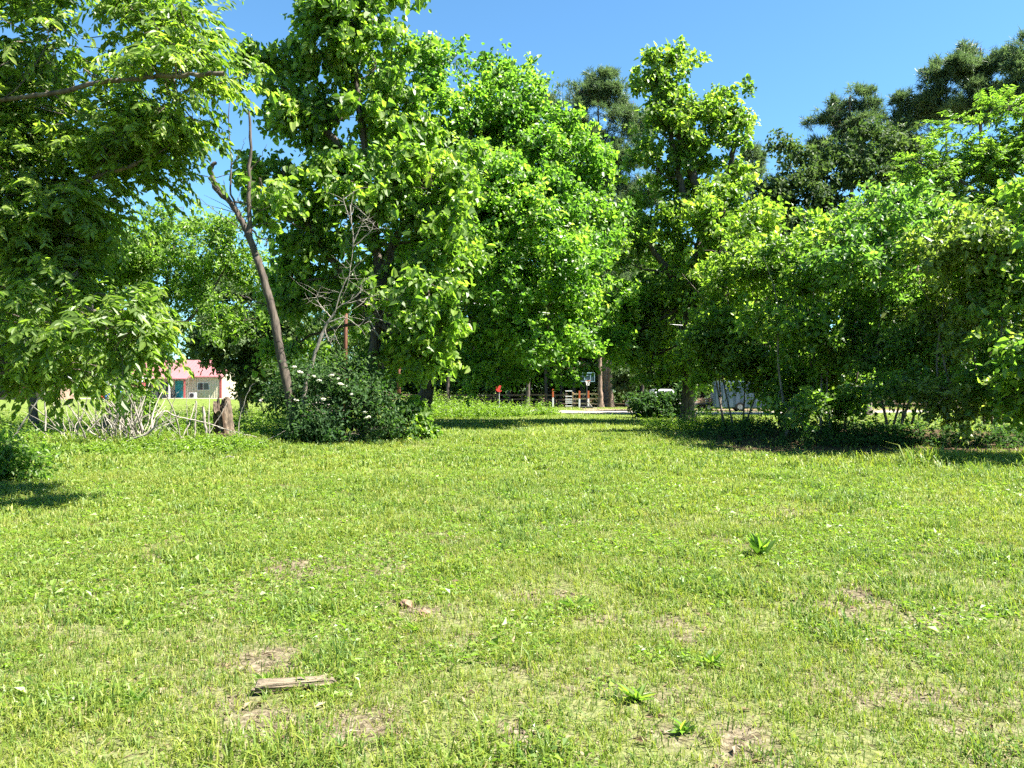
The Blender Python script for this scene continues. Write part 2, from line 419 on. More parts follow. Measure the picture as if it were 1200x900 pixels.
lit = ramp(n_, [(.3, (0.0222, 0.0163, 0.0104)), (.5, (0.0592, 0.0407, 0.0222)), (.75, (0.126, 0.0851, 0.0444))]); l_.new(nz_(26, 10).outputs['Fac'], lit.inputs[0])
def mixc(f, a, b):
    x = n_.new('ShaderNodeMix'); x.data_type = 'RGBA'; l_.new(f, x.inputs[0]); l_.new(a, x.inputs[6]); l_.new(b, x.inputs[7]); return x.outputs[2]
def att(nm): 
    a = n_.new('ShaderNodeAttribute'); a.attribute_name = nm; return a.outputs['Fac']
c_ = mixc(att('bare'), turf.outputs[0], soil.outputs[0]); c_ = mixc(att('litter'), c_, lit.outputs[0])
pb = n_.new('ShaderNodeBsdfPrincipled'); pb.inputs['Roughness'].default_value = .95; pb.inputs['Specular IOR Level'].default_value = .1
l_.new(c_, pb.inputs['Base Color'])
bp = n_.new('ShaderNodeBump'); bp.inputs['Strength'].default_value = 1.0; bp.inputs['Distance'].default_value = .03
l_.new(nz_(30, 10).outputs['Fac'], bp.inputs['Height']); l_.new(bp.outputs[0], pb.inputs['Normal']); l_.new(pb.outputs[0], out_.inputs[0])
me = mesh_np('ground', np.stack([XX, YY, ZZ], -1).reshape(-1, 3), [np.stack([ii, ii + 1, ii + nx + 1, ii + nx], -1)], gm, smooth=True)
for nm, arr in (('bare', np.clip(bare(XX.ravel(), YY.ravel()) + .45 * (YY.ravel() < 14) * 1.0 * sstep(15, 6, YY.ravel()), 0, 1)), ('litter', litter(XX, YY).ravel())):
    a = me.attributes.new(nm, 'FLOAT', 'POINT'); a.data.foreach_set('value', arr.astype(np.float32))
props(link('ground', me), kind='structure')

# the pale gravel lane
lm = noise_mat('lane_gravel', (0.148, 0.126, 0.104), (0.215, 0.189, 0.159), 14, 10, .95, .6, c3=(0.266, 0.24, 0.207))
d_ = norm(np.gradient(RL, axis=0)); s_ = np.stack([d_[:, 1], -d_[:, 0], np.zeros(len(d_))], -1)
cols = np.linspace(-1, 1, 9); wid = 2.7
Lv = RL[:, None, :] + s_[:, None, :] * (cols[None, :, None] * (wid + (np.random.default_rng(3).normal(size=(len(RL), 1, 1)) * .18)))
Lv[..., 2] = ground_z(Lv[..., 0], Lv[..., 1]) + .05 * (1 - np.abs(cols)[None] ** 3) + .012
i2 = (np.arange(len(RL) - 1)[:, None] * 9 + np.arange(8)[None]).ravel()
props(link('road', mesh_np('road', Lv.reshape(-1, 3), [np.stack([i2, i2 + 9, i2 + 10, i2 + 1], -1)], lm, smooth=True)), kind='structure')
# bare earth yard between the lane and the trees on the right
dm = noise_mat('yard_dirt', (0.148, 0.0962, 0.0629), (0.229, 0.159, 0.107), 4, 10, .95, .6)
yx = np.linspace(6, 34, 30); yy = np.linspace(-2.5, 4.5, 9); YX, YYd = np.meshgrid(yx, yy)
YYd = 62.5 + YYd + .0 * YX
dz = ground_z(YX, YYd) + .02
i3 = (np.arange(8)[:, None] * 30 + np.arange(29)[None]).ravel()
props(link('dirt_yard', mesh_np('dirt_yard', np.stack([YX, YYd, dz], -1).reshape(-1, 3), [np.stack([i3, i3 + 1, i3 + 31, i3 + 30], -1)], dm, smooth=True)), kind='structure')

# ------------------------------------------------------------------ turf: blades and small leaves
def blades(x, y, h, w, rg, tint, lean=.45, seg=2):
    n = len(x); z = ground_z(x, y) - .004
    P = np.stack([x, y, z], -1)
    a = rg.random(n) * 2 * np.pi; S = np.stack([np.cos(a), np.sin(a), np.zeros(n)], -1)
    b = a + np.pi / 2 + rg.normal(size=n) * .5; K = np.stack([np.cos(b), np.sin(b), np.zeros(n)], -1)
    ln = (lean * np.abs(rg.normal(size=n)) + .1)[:, None]
    h = h[:, None]; w = w[:, None]; up = np.array([0, 0, 1.0])
    if seg == 2:
        m = P + up * h * .62 + K * h * ln * .35; t = P + up * h * np.maximum(.3, 1 - .3 * ln) + K * h * ln * 1.1
        V = np.stack([P - S * w * .5, P + S * w * .5, m + S * w * .42, m - S * w * .42, t], 1).reshape(-1, 3); k = 5
        o = np.arange(n)[:, None] * 5
        return V, o + np.array([0, 1, 2, 3]), o + np.array([3, 2, 4]), tint
    t = P + up * h + K * h * ln
    V = np.stack([P - S * w * .5, P + S * w * .5, t], 1).reshape(-1, 3)
    o = np.arange(n)[:, None] * 3
    return V, None, o + np.array([0, 1, 2]), tint
def scatter(n, y0, y1, rg, side=2.0):
    y = np.sqrt(rg.random(n) * (y1 ** 2 - y0 ** 2) + y0 ** 2)
    x = (rg.random(n) * 2 - 1) * (y * .70 + side)
    return x, y
rg = np.random.default_rng(21)
VV, Q, T3, TQ, TT = [], [], [], [], []
off = 0
def add_bl(res):
    global off
    V, q, t, tint = res
    VV.append(V)
    if q is not None: Q.append(q + off); TQ.append(tint)
    T3.append(t + off); TT.append(tint); off += len(V)
bands = [(2.2, 5, 125000, .053, .0052), (5, 9, 190000, .054, .0068), (9, 15, 190000, .070, .010), (15, 26, 190000, .085, .017), (26, 48, 130000, .10, .030), (48, 82, 60000, .09, .05)]
for y0, y1, n, hh, ww in bands:
    if y1 < 27:
        per = 9; nt_ = n // per; tx, ty = scatter(nt_, y0, y1, rg); tr = rg.uniform(.010, .045, nt_) * (1 + .05 * y0); tt = rg.normal(size=nt_)
        x = (tx[:, None] + rg.normal(size=(nt_, per)) * tr[:, None]).ravel(); y = (ty[:, None] + rg.normal(size=(nt_, per)) * tr[:, None]).ravel()
        tt = np.repeat(tt, per); th_ = np.repeat(rg.uniform(.55, 1.5, nt_), per); n = len(x)
    else:
        x, y = scatter(n, y0, y1, rg); tt = rg.normal(size=n); th_ = np.ones(n)
    b = bare(x, y); dens = np.clip(.22 + 1.25 * noise2(x, y, .38, 31), 0, 1)
    keep = (rg.random(n) < dens * (1 - .92 * b)) & (rg.random(n) > litter(x, y) * .9)
    if y1 > 40: keep &= road_dist(x, y) > 2.9
    x, y, tt, th_ = x[keep], y[keep], tt[keep], th_[keep]; m = len(x)
    tall = sstep(.60, .80, noise2(x, y, .55, 33))
    edge = np.exp(-((y - 16.6) / 1.4) ** 2) * sstep(5, 8.5, x) + .8 * np.exp(-((y - 21) / 2.2) ** 2) * sstep(-6.5, -9, x) * sstep(-16, -13, x)
    h = hh * th_ * rg.uniform(.5, 1.35, m) * (1 + .9 * tall * rg.random(m)) * (1 + 2.0 * edge * rg.random(m))
    tn = .56 + .17 * tt + .08 * rg.normal(size=m) + (noise2(x, y, 1.7, 35) - .5) * .42 - .03 + .06 * tall
    dry = rg.random(m) < (.05 + .14 * noise2(x, y, 1.1, 36) + .2 * b[keep])
    tn = np.where(dry, rg.uniform(0, .2, m), np.clip(tn, .22, 1)); h = np.where(dry, h * .55, h)
    h = h * (1 - .7 * sstep(58, 68, y) * (x < -15))
    add_bl(blades(x, y, h, ww * rg.uniform(.6, 1.4, m) * (1 + .5 * tall), rg, tn, .75, 2 if y0 < 20 else 1))
Vg = np.concatenate(VV); fq = np.concatenate(Q); ft = np.concatenate(T3)
gme = mesh_np('grass', Vg, [fq, ft], M['grass'], np.concatenate([np.concatenate(TQ), np.concatenate(TT)]))
props(link('grass', gme), 'sunlit patchy green and straw coloured grass covering the clearing', 'grass', kind='stuff')
# low clover-like leaves between the blades
VV, FF, TN = [], [], []; off = 0
for y0, y1, n, s in ((2.2, 6, 60000, .016), (2.2, 8, 15000, .032), (6, 12, 80000, .021), (8, 14, 9000, .042), (12, 24, 70000, .034)):
    x, y = scatter(n, y0, y1, rg)
    k = (noise2(x, y, .5, 41) * .6 + noise2(x, y, 1.9, 42) * .4 > .47) & (rg.random(n) > bare(x, y) * .95) & (rg.random(n) > litter(x, y))
    x, y = x[k], y[k]; m = len(x)
    P = np.stack([x, y, ground_z(x, y) + rg.random(m) ** 2 * .055], -1)
    D = rg.normal(size=(m, 3)) * np.array([1, 1, .35]); N = np.array([0, 0, 1.0]) + rg.normal(size=(m, 3)) * .45
    L = s * rg.uniform(.6, 1.6, m) * 1.5
    V, f = leaf_arrays(P, D, N, L, L * rg.uniform(.35, .8, m), False)
    VV.append(V); FF.append(f + off); off += len(V); TN.append(np.repeat(np.clip(.45 + .25 * rg.normal(size=m), 0, 1), 2))
props(link('clover', mesh_np('clover', np.concatenate(VV), [np.concatenate(FF)], M['weed'], np.concatenate(TN))), 'small round leaves of low clover growing through the grass', 'clover', kind='stuff')
# dry straw and crumbs lying on the bare soil
n = 80000; x, y = scatter(n, 2.4, 14, rg); k = rg.random(n) < .38 + bare(x, y); x, y = x[k], y[k]; m = len(x)
P = np.stack([x, y, ground_z(x, y) + .006 + rg.random(m) * .02], -1); D = rg.normal(size=(m, 3)) * np.array([1, 1, .15]); N = np.array([0, 0, 1.0]) + rg.normal(size=(m, 3)) * .3
L = rg.uniform(.02, .08, m); V, f = leaf_arrays(P, D, N, L, np.where(rg.random(m) < .10, L * .4, .004), False)
M['straw'] = leaf_mat('straw', [(0, (.06, .038, .022)), (.4, (.16, .115, .068)), (1, (.27, .225, .14))], .15, (1, 1, 1), .9, .1)
props(link('straw', mesh_np('straw', V, [f], M['straw'], np.repeat(rg.random(m), 2))), 'dry straw and leaf scraps lying on bare soil patches', 'straw', kind='stuff')

n = 9000; x, y = scatter(n, 2.4, 12, rg); k = rg.random(n) < .12 + 1.2 * bare(x, y); x, y = x[k], y[k]; m = len(x)
oc = np.array([[1, 0, 0], [-1, 0, 0], [0, 1, 0], [0, -1, 0], [0, 0, .8], [0, 0, -.8]]); of = np.array([[0, 2, 4], [2, 1, 4], [1, 3, 4], [3, 0, 4], [2, 0, 5], [1, 2, 5], [3, 1, 5], [0, 3, 5]])
V = np.stack([x, y, ground_z(x, y) + .004], -1)[:, None, :] + oc[None] * (np.minimum(rg.gamma(2.2, .0048, (m, 1, 1)) + .002, .017)) * rg.uniform(.55, 1.4, (m, 6, 3))
props(link('soil_crumbs', mesh_np('soil_crumbs', V.reshape(-1, 3), [(np.arange(m)[:, None, None] * 6 + of[None]).reshape(-1, 3)], noise_mat('crumb_soil', (.045, .034, .02), (.15, .118, .078), 30, 4, .95, .3))), 'crumbs of brown soil lying between the blades', 'soil crumbs', kind='stuff')

# ------------------------------------------------------------------ leafy weeds (uncountable low herbs)
def herb_mass(name, label, areas, n, h, leaf, mat, seed, per=14):
    rg = np.random.default_rng(seed); PP, DD, NN, LL = [], [], [], []; stems = []
    tot = sum(a[4] for a in areas)
    for (cx, cy_, rx, ry, wgt, hs) in areas:
        m = int(n * wgt / tot); a = rg.random(m) * 2 * np.pi; r = np.sqrt(rg.random(m))
        x = cx + np.cos(a) * r * rx; y = cy_ + np.sin(a) * r * ry
        hh = h * hs * rg.uniform(.35, 1.15, m) * (1.1 - .6 * r ** 2) * (.4 + 1.2 * noise2(x, y, .8, 51))
        z = ground_z(x, y); lean = rg.normal(size=(m, 2)) * .25
        u = (np.arange(per)[None] + rg.random((m, per))) / per
        px_ = x[:, None] + lean[:, 0:1] * u * hh[:, None]; py_ = y[:, None] + lean[:, 1:2] * u * hh[:, None]; pz_ = z[:, None] + u * hh[:, None]
        PP.append(np.stack([px_, py_, pz_], -1).reshape(-1, 3))
        for i in range(0, m, 3):
            stems.append((np.array([[x[i], y[i], z[i] - .02], [x[i] + lean[i, 0] * hh[i], y[i] + lean[i, 1] * hh[i], z[i] + hh[i]]]), np.array([.006, .003])))
    P = np.concatenate(PP); m = len(P)
    D = rg.normal(size=(m, 3)) * np.array([1, 1, .5]) + np.array([0, 0, .15]); N = np.array([0, 0, 1.0]) + rg.normal(size=(m, 3)) * .5
    sz = rg.uniform(.6, 1.3, m)
    V, f = leaf_arrays(P, D, N, leaf[0] * sz, leaf[1] * sz, True)
    tint = np.clip(.45 + .2 * rg.normal(size=m) + (noise3(P * 1.3, 5) - .5) * .5, 0, 1)
    A, Fa = tube_arrays(stems, 3); mcount = len(f)
    V2 = np.concatenate([V, A])
    props(link(name, mesh_np(name, V2, [f, Fa + len(V)], mat, np.concatenate([np.repeat(tint, 2), np.full(len(Fa), .3)]))), label, 'weeds', kind='stuff')
a1 = [(-9.3, 19.3, 1.5, 1.1, 1.1, .65), (-7.4, 19.6, 1.1, 1.2, 1.0, .85), (-11.8, 19.0, 1.6, 1.0, .8, .5), (-10.5, 22.6, 3.0, 1.0, 1.0, 1.0), (-13.6, 18.0, 1.5, 1.6, .8, .8), (-6.3, 23.0, .9, 1.5, .6, .8), (-13.5, 22.5, 2.5, 1.5, .8, .8), (-11.3, 20.6, 1.2, .8, .25, 1.1), (-9.6, 20.8, 1.0, .7, .25, 1.2), (-12.6, 20.2, 1.0, .8, .25, 1.1), (-15.5, 17.0, 2.0, 2.2, .9, 1.2)]
herb_mass('leafy_weeds', 'bright green leafy weeds around the dead canes and broken stump', a1, 2000, .34, (.075, .038), M['weed'], 61)
herb_mass('field_weeds', 'rough tall grass and weeds in the field beyond the dead canes', [(-17, 27, 7, 3.2, 1.4, .9), (-9.5, 27, 3, 2.5, .7, .9), (-22, 36, 9, 5, 1.4, 1.0), (-12, 38, 5, 5, .9, 1.0), (-17, 50, 9, 6, 1, 1.1)], 2400, .55, (.16, .035), M['weed'], 66, 10)
herb_mass('roadside_weeds', 'tall pale green weeds on the near verge of the gravel lane', [(-4.0, 45.5, 3.4, 2.4, 1.2, 1.0), (-1.2, 47, 2.0, 2, .8, .8), (1.6, 50, 1.6, 1.4, .4, .7), (-6.0, 42, 1.2, 2, .4, .9)], 1300, 1.3, (.16, .05), M['weed'], 62)
herb_mass('thicket_undergrowth', 'low dark green undergrowth on the shaded floor of the thicket', [(9.0, 23.5, 3.5, 2.6, 1, 1), (14.5, 23.5, 5.0, 2.4, 1, .9), (20, 24, 4, 3, .8, 1), (13, 21.2, 6, .9, .7, .7)], 1300, .55, (.10, .05), M['leaf_shaded'], 63)
herb_mass('verge_weeds', 'blue green grassy weeds at the open end of the thicket', [(7.3, 28.5, 1.0, 1.5, 1, 1), (8.3, 27, .9, 1.2, .6, .7), (6.2, 30.5, .9, 1.3, .5, .7)], 420, .95, (.22, .022), M['weed'], 64, 10)

# ------------------------------------------------------------------ trees
def PXL(Y, *pts): return [W(p[0], p[1], Y + (p[2] if len(p) > 2 else 0)) for p in pts]

# overhanging tree at the left edge, trunk just outside the picture
Y = 11.5
tree('overhanging_tree', 'large near tree reaching in from the left edge with long drooping narrow leaves', 'tree',
     [PXL(Y, (-190, 600, .6), (-175, 400, .6), (-150, 200, .5), (-60, 0, .2), (-20, -170)), PXL(Y, (-165, 330, .5), (-60, 150, 0), (80, 105, -1.0), (170, 92, -1.2), (262, 86, -1.3)),
      PXL(Y, (-170, 420, .5), (-60, 330, .3), (60, 235, -.3), (160, 190, -.6)), PXL(Y, (-165, 330, .5), (-40, 330, 0), (60, 350, -.6), (170, 380, -.9))],
     [B(55, 50, 120, 70, Y), B(185, 30, 70, 45, Y, -.5), B(120, 145, 110, 55, Y), B(205, 115, 55, 60, Y, -.8), B(35, 225, 115, 70, Y), B(150, 190, 65, 45, Y, -.3), B(228, 60, 32, 45, Y, -.8),
      B(40, 320, 70, 60, Y), B(60, 385, 70, 45, Y, -.6), B(125, 385, 70, 42, Y, -.9), B(40, 430, 70, 30, Y), B(158, 398, 32, 22, Y, -1), B(85, 275, 40, 35, Y, -.3), B(115, 435, 40, 20, Y, -.5), B(20, 300, 70, 45, Y, .4), B(90, 320, 50, 35, Y, -.6), B(20, 400, 60, 40, Y, .5), B(130, 440, 28, 18, Y, -1.0), B(70, 445, 40, 18, Y, .3), B(135, 350, 40, 30, Y, .2), B(10, 150, 70, 60, Y, .5), B(90, 210, 60, 40, Y, .6),
      B(-110, 90, 130, 130, Y), B(-90, -140, 170, 110, Y), B(130, -110, 120, 80, Y), B(-100, 300, 110, 110, Y), B(20, -60, 100, 60, Y, 1.2)],
     5700, 18, (.108, .044), M['leaf_near'], 'bark', seed=101, r0=.19, side=.17, twig_tubes=1100, twig=.42, droop=.62, style='pinnate', gap=.40, freq=1.5, sub=8, lo=.15, shell=2.0)

# light loose tree behind it
Y = 31
tree('mimosa_tree', 'pale yellow green loose tree standing left of the leaning bare trunk', 'tree',
     [PXL(Y, (172, 492), (176, 430), (190, 360), (205, 280)), PXL(Y, (180, 410), (235, 360), (272, 300))],
     [B(205, 290, 55, 40, Y), B(250, 325, 45, 50, Y), B(165, 340, 55, 55, Y), B(275, 272, 32, 24, Y), B(225, 370, 50, 28, Y), B(285, 375, 26, 22, Y, 1), B(215, 245, 22, 12, Y), B(250, 262, 24, 14, Y), B(175, 262, 40, 20, Y), B(130, 300, 50, 50, Y), B(150, 400, 50, 30, Y), B(300, 320, 30, 40, Y, 2)],
     1100, 26, (.15, .07), M['leaf_locust'], seed=102, r0=.14, twig=.6, droop=.4, gap=.38, freq=.9)
Y = 24
tree('vine_covered_tree', 'small tree with a crooked dark trunk behind the dead canes', 'tree',
     [PXL(Y, (124, 505), (130, 468), (140, 450), (128, 410), (120, 370)), PXL(Y, (140, 450), (155, 420), (170, 400))],
     [B(120, 385, 60, 35, Y), B(155, 420, 36, 24, Y), B(168, 455, 14, 30, Y, -1.5), B(85, 420, 45, 35, Y), B(60, 380, 50, 40, Y), B(150, 470, 22, 16, Y, -1.6), B(20, 400, 50, 50, Y), B(165, 490, 14, 14, Y, -1.7)],
     900, 24, (.10, .05), M['leaf_bush'], seed=103, r0=.13, twig=.42, droop=.5, gap=.38, freq=1.2)
Y = 33
tree('shade_tree', 'dark green tree at the far left behind the overhanging branches', 'tree',
     [PXL(Y, (40, 500), (35, 420), (30, 330))], [B(30, 380, 90, 50, Y), B(60, 310, 80, 60, Y), B(-30, 330, 90, 80, Y), B(100, 400, 50, 30, Y), B(0, 430, 60, 25, Y)],
     900, 24, (.17, .10), M['leaf_dark'], seed=104, r0=.2, twig=.6, gap=.36)
Y = 50
tree('yard_tree', 'dark spreading tree between the house and the leaning trunk', 'tree',
     [PXL(Y, (286, 485), (284, 440), (288, 390)), PXL(Y, (284, 440), (258, 415), (240, 410))],
     [B(272, 390, 46, 28, Y), B(245, 408, 22, 10, Y), B(252, 420, 14, 9, Y), B(305, 400, 32, 40, Y), B(295, 360, 40, 24, Y), B(312, 445, 24, 26, Y), B(288, 428, 22, 14, Y), B(330, 380, 30, 40, Y), B(283, 464, 8, 10, Y)],
     1100, 24, (.22, .13), M['leaf_dark'], seed=105, r0=.32, twig=.7, gap=.34, freq=.7)

# broken leaning tree, mostly bare
def bare_tree(name, label, cat, polys, mat, base, parts=None):
    root = empty(name, base, label, cat)
    A, Fa = tube_arrays(polys, 12, .55)
    link('trunk', mesh_np('trunk', A, [Fa], mat, smooth=True), root); return root
Y = 22.5; rg = np.random.default_rng(5)
main = smooth_line(PXL(Y, (347, 520), (343, 480), (332, 430), (318, 360), (300, 300), (285, 262), (268, 235), (246, 208)), 90, rg, .006)
br = [(main, taper(.165, .07, 90, .8))]
br[0][1][:3] *= (1.5, 1.2, 1.08)
def sub(pts, r0, r1, n=14, wob=.02): br.append((smooth_line(PXL(Y, *pts), n, rg, wob), taper(r0, r1, n)))
sub([(268, 235), (254, 222), (248, 200), (252, 190)], .085, .05)
sub([(282, 256), (272, 232), (270, 195), (269, 120)], .04, .010)
sub([(293, 285), (292, 240), (292, 200), (294, 165), (291, 130)], .075, .03)
sub([(293, 200), (305, 185), (312, 170)], .02, .005); sub([(270, 195), (282, 178), (288, 160)], .015, .004)
sub([(294, 268), (305, 280), (312, 278), (313, 290)], .03, .01); sub([(275, 236), (290, 240), (305, 246), (313, 245)], .025, .008)
sub([(290, 268), (310, 262), (335, 258)], .02, .005); sub([(318, 360), (295, 352), (280, 345)], .025, .008)
for j in range(16):
    s = main[rg.integers(40, 90)]; e = s + np.array([rg.normal() * .7, rg.normal() * .5, rg.uniform(.1, 1.0)])
    br.append((smooth_line([s, (s + e) / 2 + rg.normal(size=3) * .1, e], 8), taper(.014, .003, 8)))
bare_tree('dead_leaning_tree', 'broken bare tree trunk leaning to the left with snapped top', 'dead tree', br, M['bark_dark'], G(347, Y))
# the second, thin dead stem with a pale tangle of twigs
Y = 22.3; br = []
sub([(351, 512), (356, 465), (366, 425), (380, 385), (392, 368)], .075, .035, 24, .008)
br[0][1][:2] *= (1.4, 1.15)
tops = [[(380, 385), (397, 360), (420, 352), (446, 345), (462, 338)], [(385, 378), (405, 372), (420, 382), (432, 372), (455, 378), (468, 386)], [(380, 385), (386, 400), (392, 388), (374, 372)], [(392, 368), (400, 340), (412, 318), (430, 300)],
        [(388, 372), (372, 352), (376, 335)], [(420, 352), (436, 358), (446, 372)], [(397, 360), (420, 345), (425, 330), (440, 322)], [(410, 240), (412, 262), (414, 285), (408, 330), (400, 350)], [(414, 285), (424, 262), (432, 245)], [(412, 262), (404, 240), (402, 228)], [(414, 290), (435, 270), (437, 258)],
        [(446, 345), (458, 352), (466, 350)], [(432, 372), (440, 388), (446, 398)]]
for t in tops: sub(t, .020, .004, 18, .006)
for j in range(110):
    src = br[rg.integers(1, len(tops) + 1)][0]; s = src[rg.integers(3, 14)]
    e = s + np.array([rg.normal() * .35, rg.normal() * .35, rg.normal() * .28 + .12])
    br.append((smooth_line([s, (s + e) / 2 + rg.normal(size=3) * .05, e], 6), taper(.008, .002, 6)))
bare_tree('dead_sapling', 'thin dead stem ending in a pale tangle of bare twigs', 'dead tree', br, M['twig_grey'], G(351, Y))

# catalpa-like tree with big heart shaped leaves
Y = 25.5
tree('broadleaf_tree', 'tall tree with very large drooping leaves above the flowering shrub', 'tree',
     [PXL(Y, (432, 515), (438, 420), (444, 330), (430, 200), (418, 90), (410, -20)), PXL(Y, (444, 340), (462, 285), (490, 225), (505, 190)), PXL(Y, (440, 380), (400, 320), (360, 260), (330, 200)), PXL(Y, (430, 210), (370, 140), (330, 100))],
     [B(408, 15, 52, 40, Y), B(375, 62, 50, 35, Y), B(440, 80, 52, 40, Y), B(318, 95, 38, 26, Y), B(300, 68, 22, 20, Y), B(335, 140, 45, 26, Y), B(462, 145, 50, 40, Y), B(400, 140, 55, 40, Y), B(318, 205, 34, 22, Y),
      B(362, 210, 60, 38, Y), B(430, 215, 60, 42, Y, -1), B(505, 215, 50, 42, Y, -.8), B(375, 285, 62, 42, Y, .8), B(458, 290, 60, 42, Y, -.6), B(522, 270, 40, 40, Y, -.8), B(535, 190, 32, 22, Y), B(470, 345, 45, 38, Y, -.6),
      B(497, 385, 30, 26, Y, -1), B(490, 420, 22, 20, Y, -1.2), B(400, 345, 55, 35, Y, 1), B(340, 330, 32, 40, Y, 1.2), B(350, 400, 35, 30, Y, 2), B(460, 420, 40, 35, Y, .5), B(306, 214, 20, 14, Y, -2.9), B(322, 238, 20, 14, Y, -2.6), B(500, 348, 40, 28, Y, -2.2), B(518, 384, 24, 22, Y, -2.2), B(480, 372, 30, 24, Y, -1.8), B(390, -60, 60, 50, Y), B(450, -20, 40, 40, Y)],
     1650, 22, (.205, .145), M['leaf_broad'], bark='bark_dark', seed=106, r0=.26, twig_tubes=250, twig=.62, droop=.75, gap=.37, freq=.8, shell=2.4, curl=.2)

# round sweetgum in the middle
Y = 36
tree('sweetgum_tree', 'broad rounded bright green tree in the centre with a thick dark forked trunk', 'tree',
     [PXL(Y, (492, 498), (497, 470), (508, 420), (518, 370), (528, 300), (545, 200), (560, 110)), PXL(Y, (515, 380), (545, 335), (600, 270), (650, 220)), PXL(Y, (520, 350), (545, 345), (557, 378), (583, 408), (605, 418)), PXL(Y, (518, 370), (500, 300), (490, 220), (480, 130)), PXL(Y, (530, 300), (580, 320), (640, 320))],
     [B(535, 72, 42, 24, Y), B(590, 100, 34, 30, Y), B(485, 90, 35, 34, Y), B(565, 140, 70, 45, Y), B(620, 150, 42, 36, Y), B(520, 150, 50, 50, Y, -1), B(640, 195, 55, 40, Y, -1), B(683, 190, 28, 26, Y), B(645, 160, 34, 26, Y, -.5), B(605, 120, 36, 26, Y, -.5), B(690, 238, 38, 32, Y),
      B(610, 235, 70, 45, Y, -2), B(550, 250, 60, 45, Y, -1), B(705, 272, 26, 20, Y), B(660, 290, 58, 40, Y, -2), B(590, 315, 70, 38, Y, -1), B(645, 352, 58, 34, Y, -2), B(690, 330, 30, 24, Y), B(560, 375, 40, 30, Y, -1),
      B(610, 400, 55, 28, Y, -1.5), B(665, 405, 34, 18, Y, -2), B(540, 420, 34, 22, Y, 1), B(585, 440, 40, 18, Y, -.5), B(650, 435, 30, 12, Y), B(705, 385, 30, 28, Y, 1), B(718, 340, 24, 28, Y, 1.5), B(720, 410, 22, 14, Y, 1), B(500, 320, 40, 45, Y, 1), B(600, 200, 70, 60, Y, 1.5), B(565, 205, 42, 30, Y, -4.2), B(625, 255, 42, 28, Y, -4.6), B(600, 335, 46, 26, Y, -4.6), B(655, 310, 36, 26, Y, -4.4), B(545, 300, 40, 30, Y, -4.4), B(625, 395, 40, 18, Y, -4.2), B(470, 180, 40, 60, Y, 1)],
     3700, 27, (.175, .135), M['leaf_gum'], bark='bark_dark', seed=107, r0=.44, twig_tubes=200, twig=.75, droop=.25, gap=.36, freq=.65, shell=2.6)

# tall tree right of the centre
Y = 38
tree('tall_tree', 'tall open tree with visible dark limbs against the sky beside the pine', 'tree',
     [PXL(Y, (806, 488), (806, 430), (808, 340), (822, 270), (812, 200), (790, 140), (795, 80)), PXL(Y, (818, 270), (803, 235), (786, 160), (778, 110)), PXL(Y, (820, 262), (845, 230), (862, 160), (858, 125)), PXL(Y, (815, 290), (850, 270), (895, 262)), PXL(Y, (808, 350), (770, 300), (745, 260)), PXL(Y, (818, 225), (806, 190), (808, 172))],
     [B(798, 68, 18, 12, Y), B(768, 80, 22, 14, Y), B(755, 98, 20, 14, Y), B(790, 100, 28, 16, Y), B(778, 125, 28, 20, Y), B(822, 125, 22, 14, Y), B(850, 122, 26, 18, Y), B(780, 160, 32, 22, Y), B(830, 152, 34, 20, Y), B(862, 150, 16, 20, Y), B(770, 200, 38, 28, Y),
      B(815, 195, 30, 18, Y), B(852, 195, 24, 26, Y), B(760, 245, 34, 34, Y), B(790, 232, 24, 20, Y, 1.5), B(860, 235, 40, 24, Y, -1), B(893, 258, 24, 18, Y, -1), B(845, 275, 48, 28, Y, -1), B(775, 285, 40, 32, Y, 1.5), B(740, 310, 26, 36, Y), B(835, 325, 50, 34, Y, -1.5),
      B(768, 350, 46, 36, Y, 1.5), B(848, 385, 34, 28, Y, -2), B(748, 385, 28, 38, Y, 1), B(772, 415, 36, 24, Y, 1.5), B(760, 438, 22, 14, Y, 1), B(825, 425, 30, 18, Y, -1), B(735, 400, 22, 26, Y, 2), B(745, 350, 30, 40, Y, 2), B(870, 320, 40, 40, Y, 1), B(850, 300, 34, 24, Y, -4), B(868, 350, 30, 26, Y, -4.2), B(848, 250, 28, 18, Y, -3.4)],
     1850, 24, (.215, .15), M['leaf_tall'], bark='bark_dark', seed=108, r0=.34, twig_tubes=150, twig=.7, droop=.45, gap=.38, freq=.65, shell=2.2)

# pines
def pine(label, pxs, Y, blobs, n, seed, r0=.32):
    tree('pine_tree', label, 'pine tree', [PXL(Y, *pxs)], [B(b[0], b[1], b[2] * 1.22, b[3] * 1.3, Y) for b in blobs], int(n * 1.25), 30, (.46, .034), M['needle'], 'bark_pine', 'pines rising behind the clearing', seed, r0,
         twig_tubes=0, twig=.45, droop=-.25, face_up=.5, six=False, gap=.42, freq=.55, style='needle', limb_r=.3, sub=7, lo=.45, shell=1.7, pads=6)
pine('tall dark pine behind the bright central trees, standing alone against the sky', [(711, 478), (708, 350), (704, 250), (702, 170), (700, 92)], 76,
     [(700, 98, 20, 12), (716, 108, 26, 12), (680, 106, 22, 12), (662, 124, 20, 12), (742, 122, 20, 14), (655, 142, 14, 10), (700, 136, 36, 14), (732, 156, 32, 16), (668, 158, 28, 14), (690, 185, 40, 16), (730, 190, 28, 16), (750, 225, 20, 14), (716, 235, 32, 18), (690, 220, 26, 14), (742, 262, 22, 16), (700, 262, 28, 16)], 3300, 201)
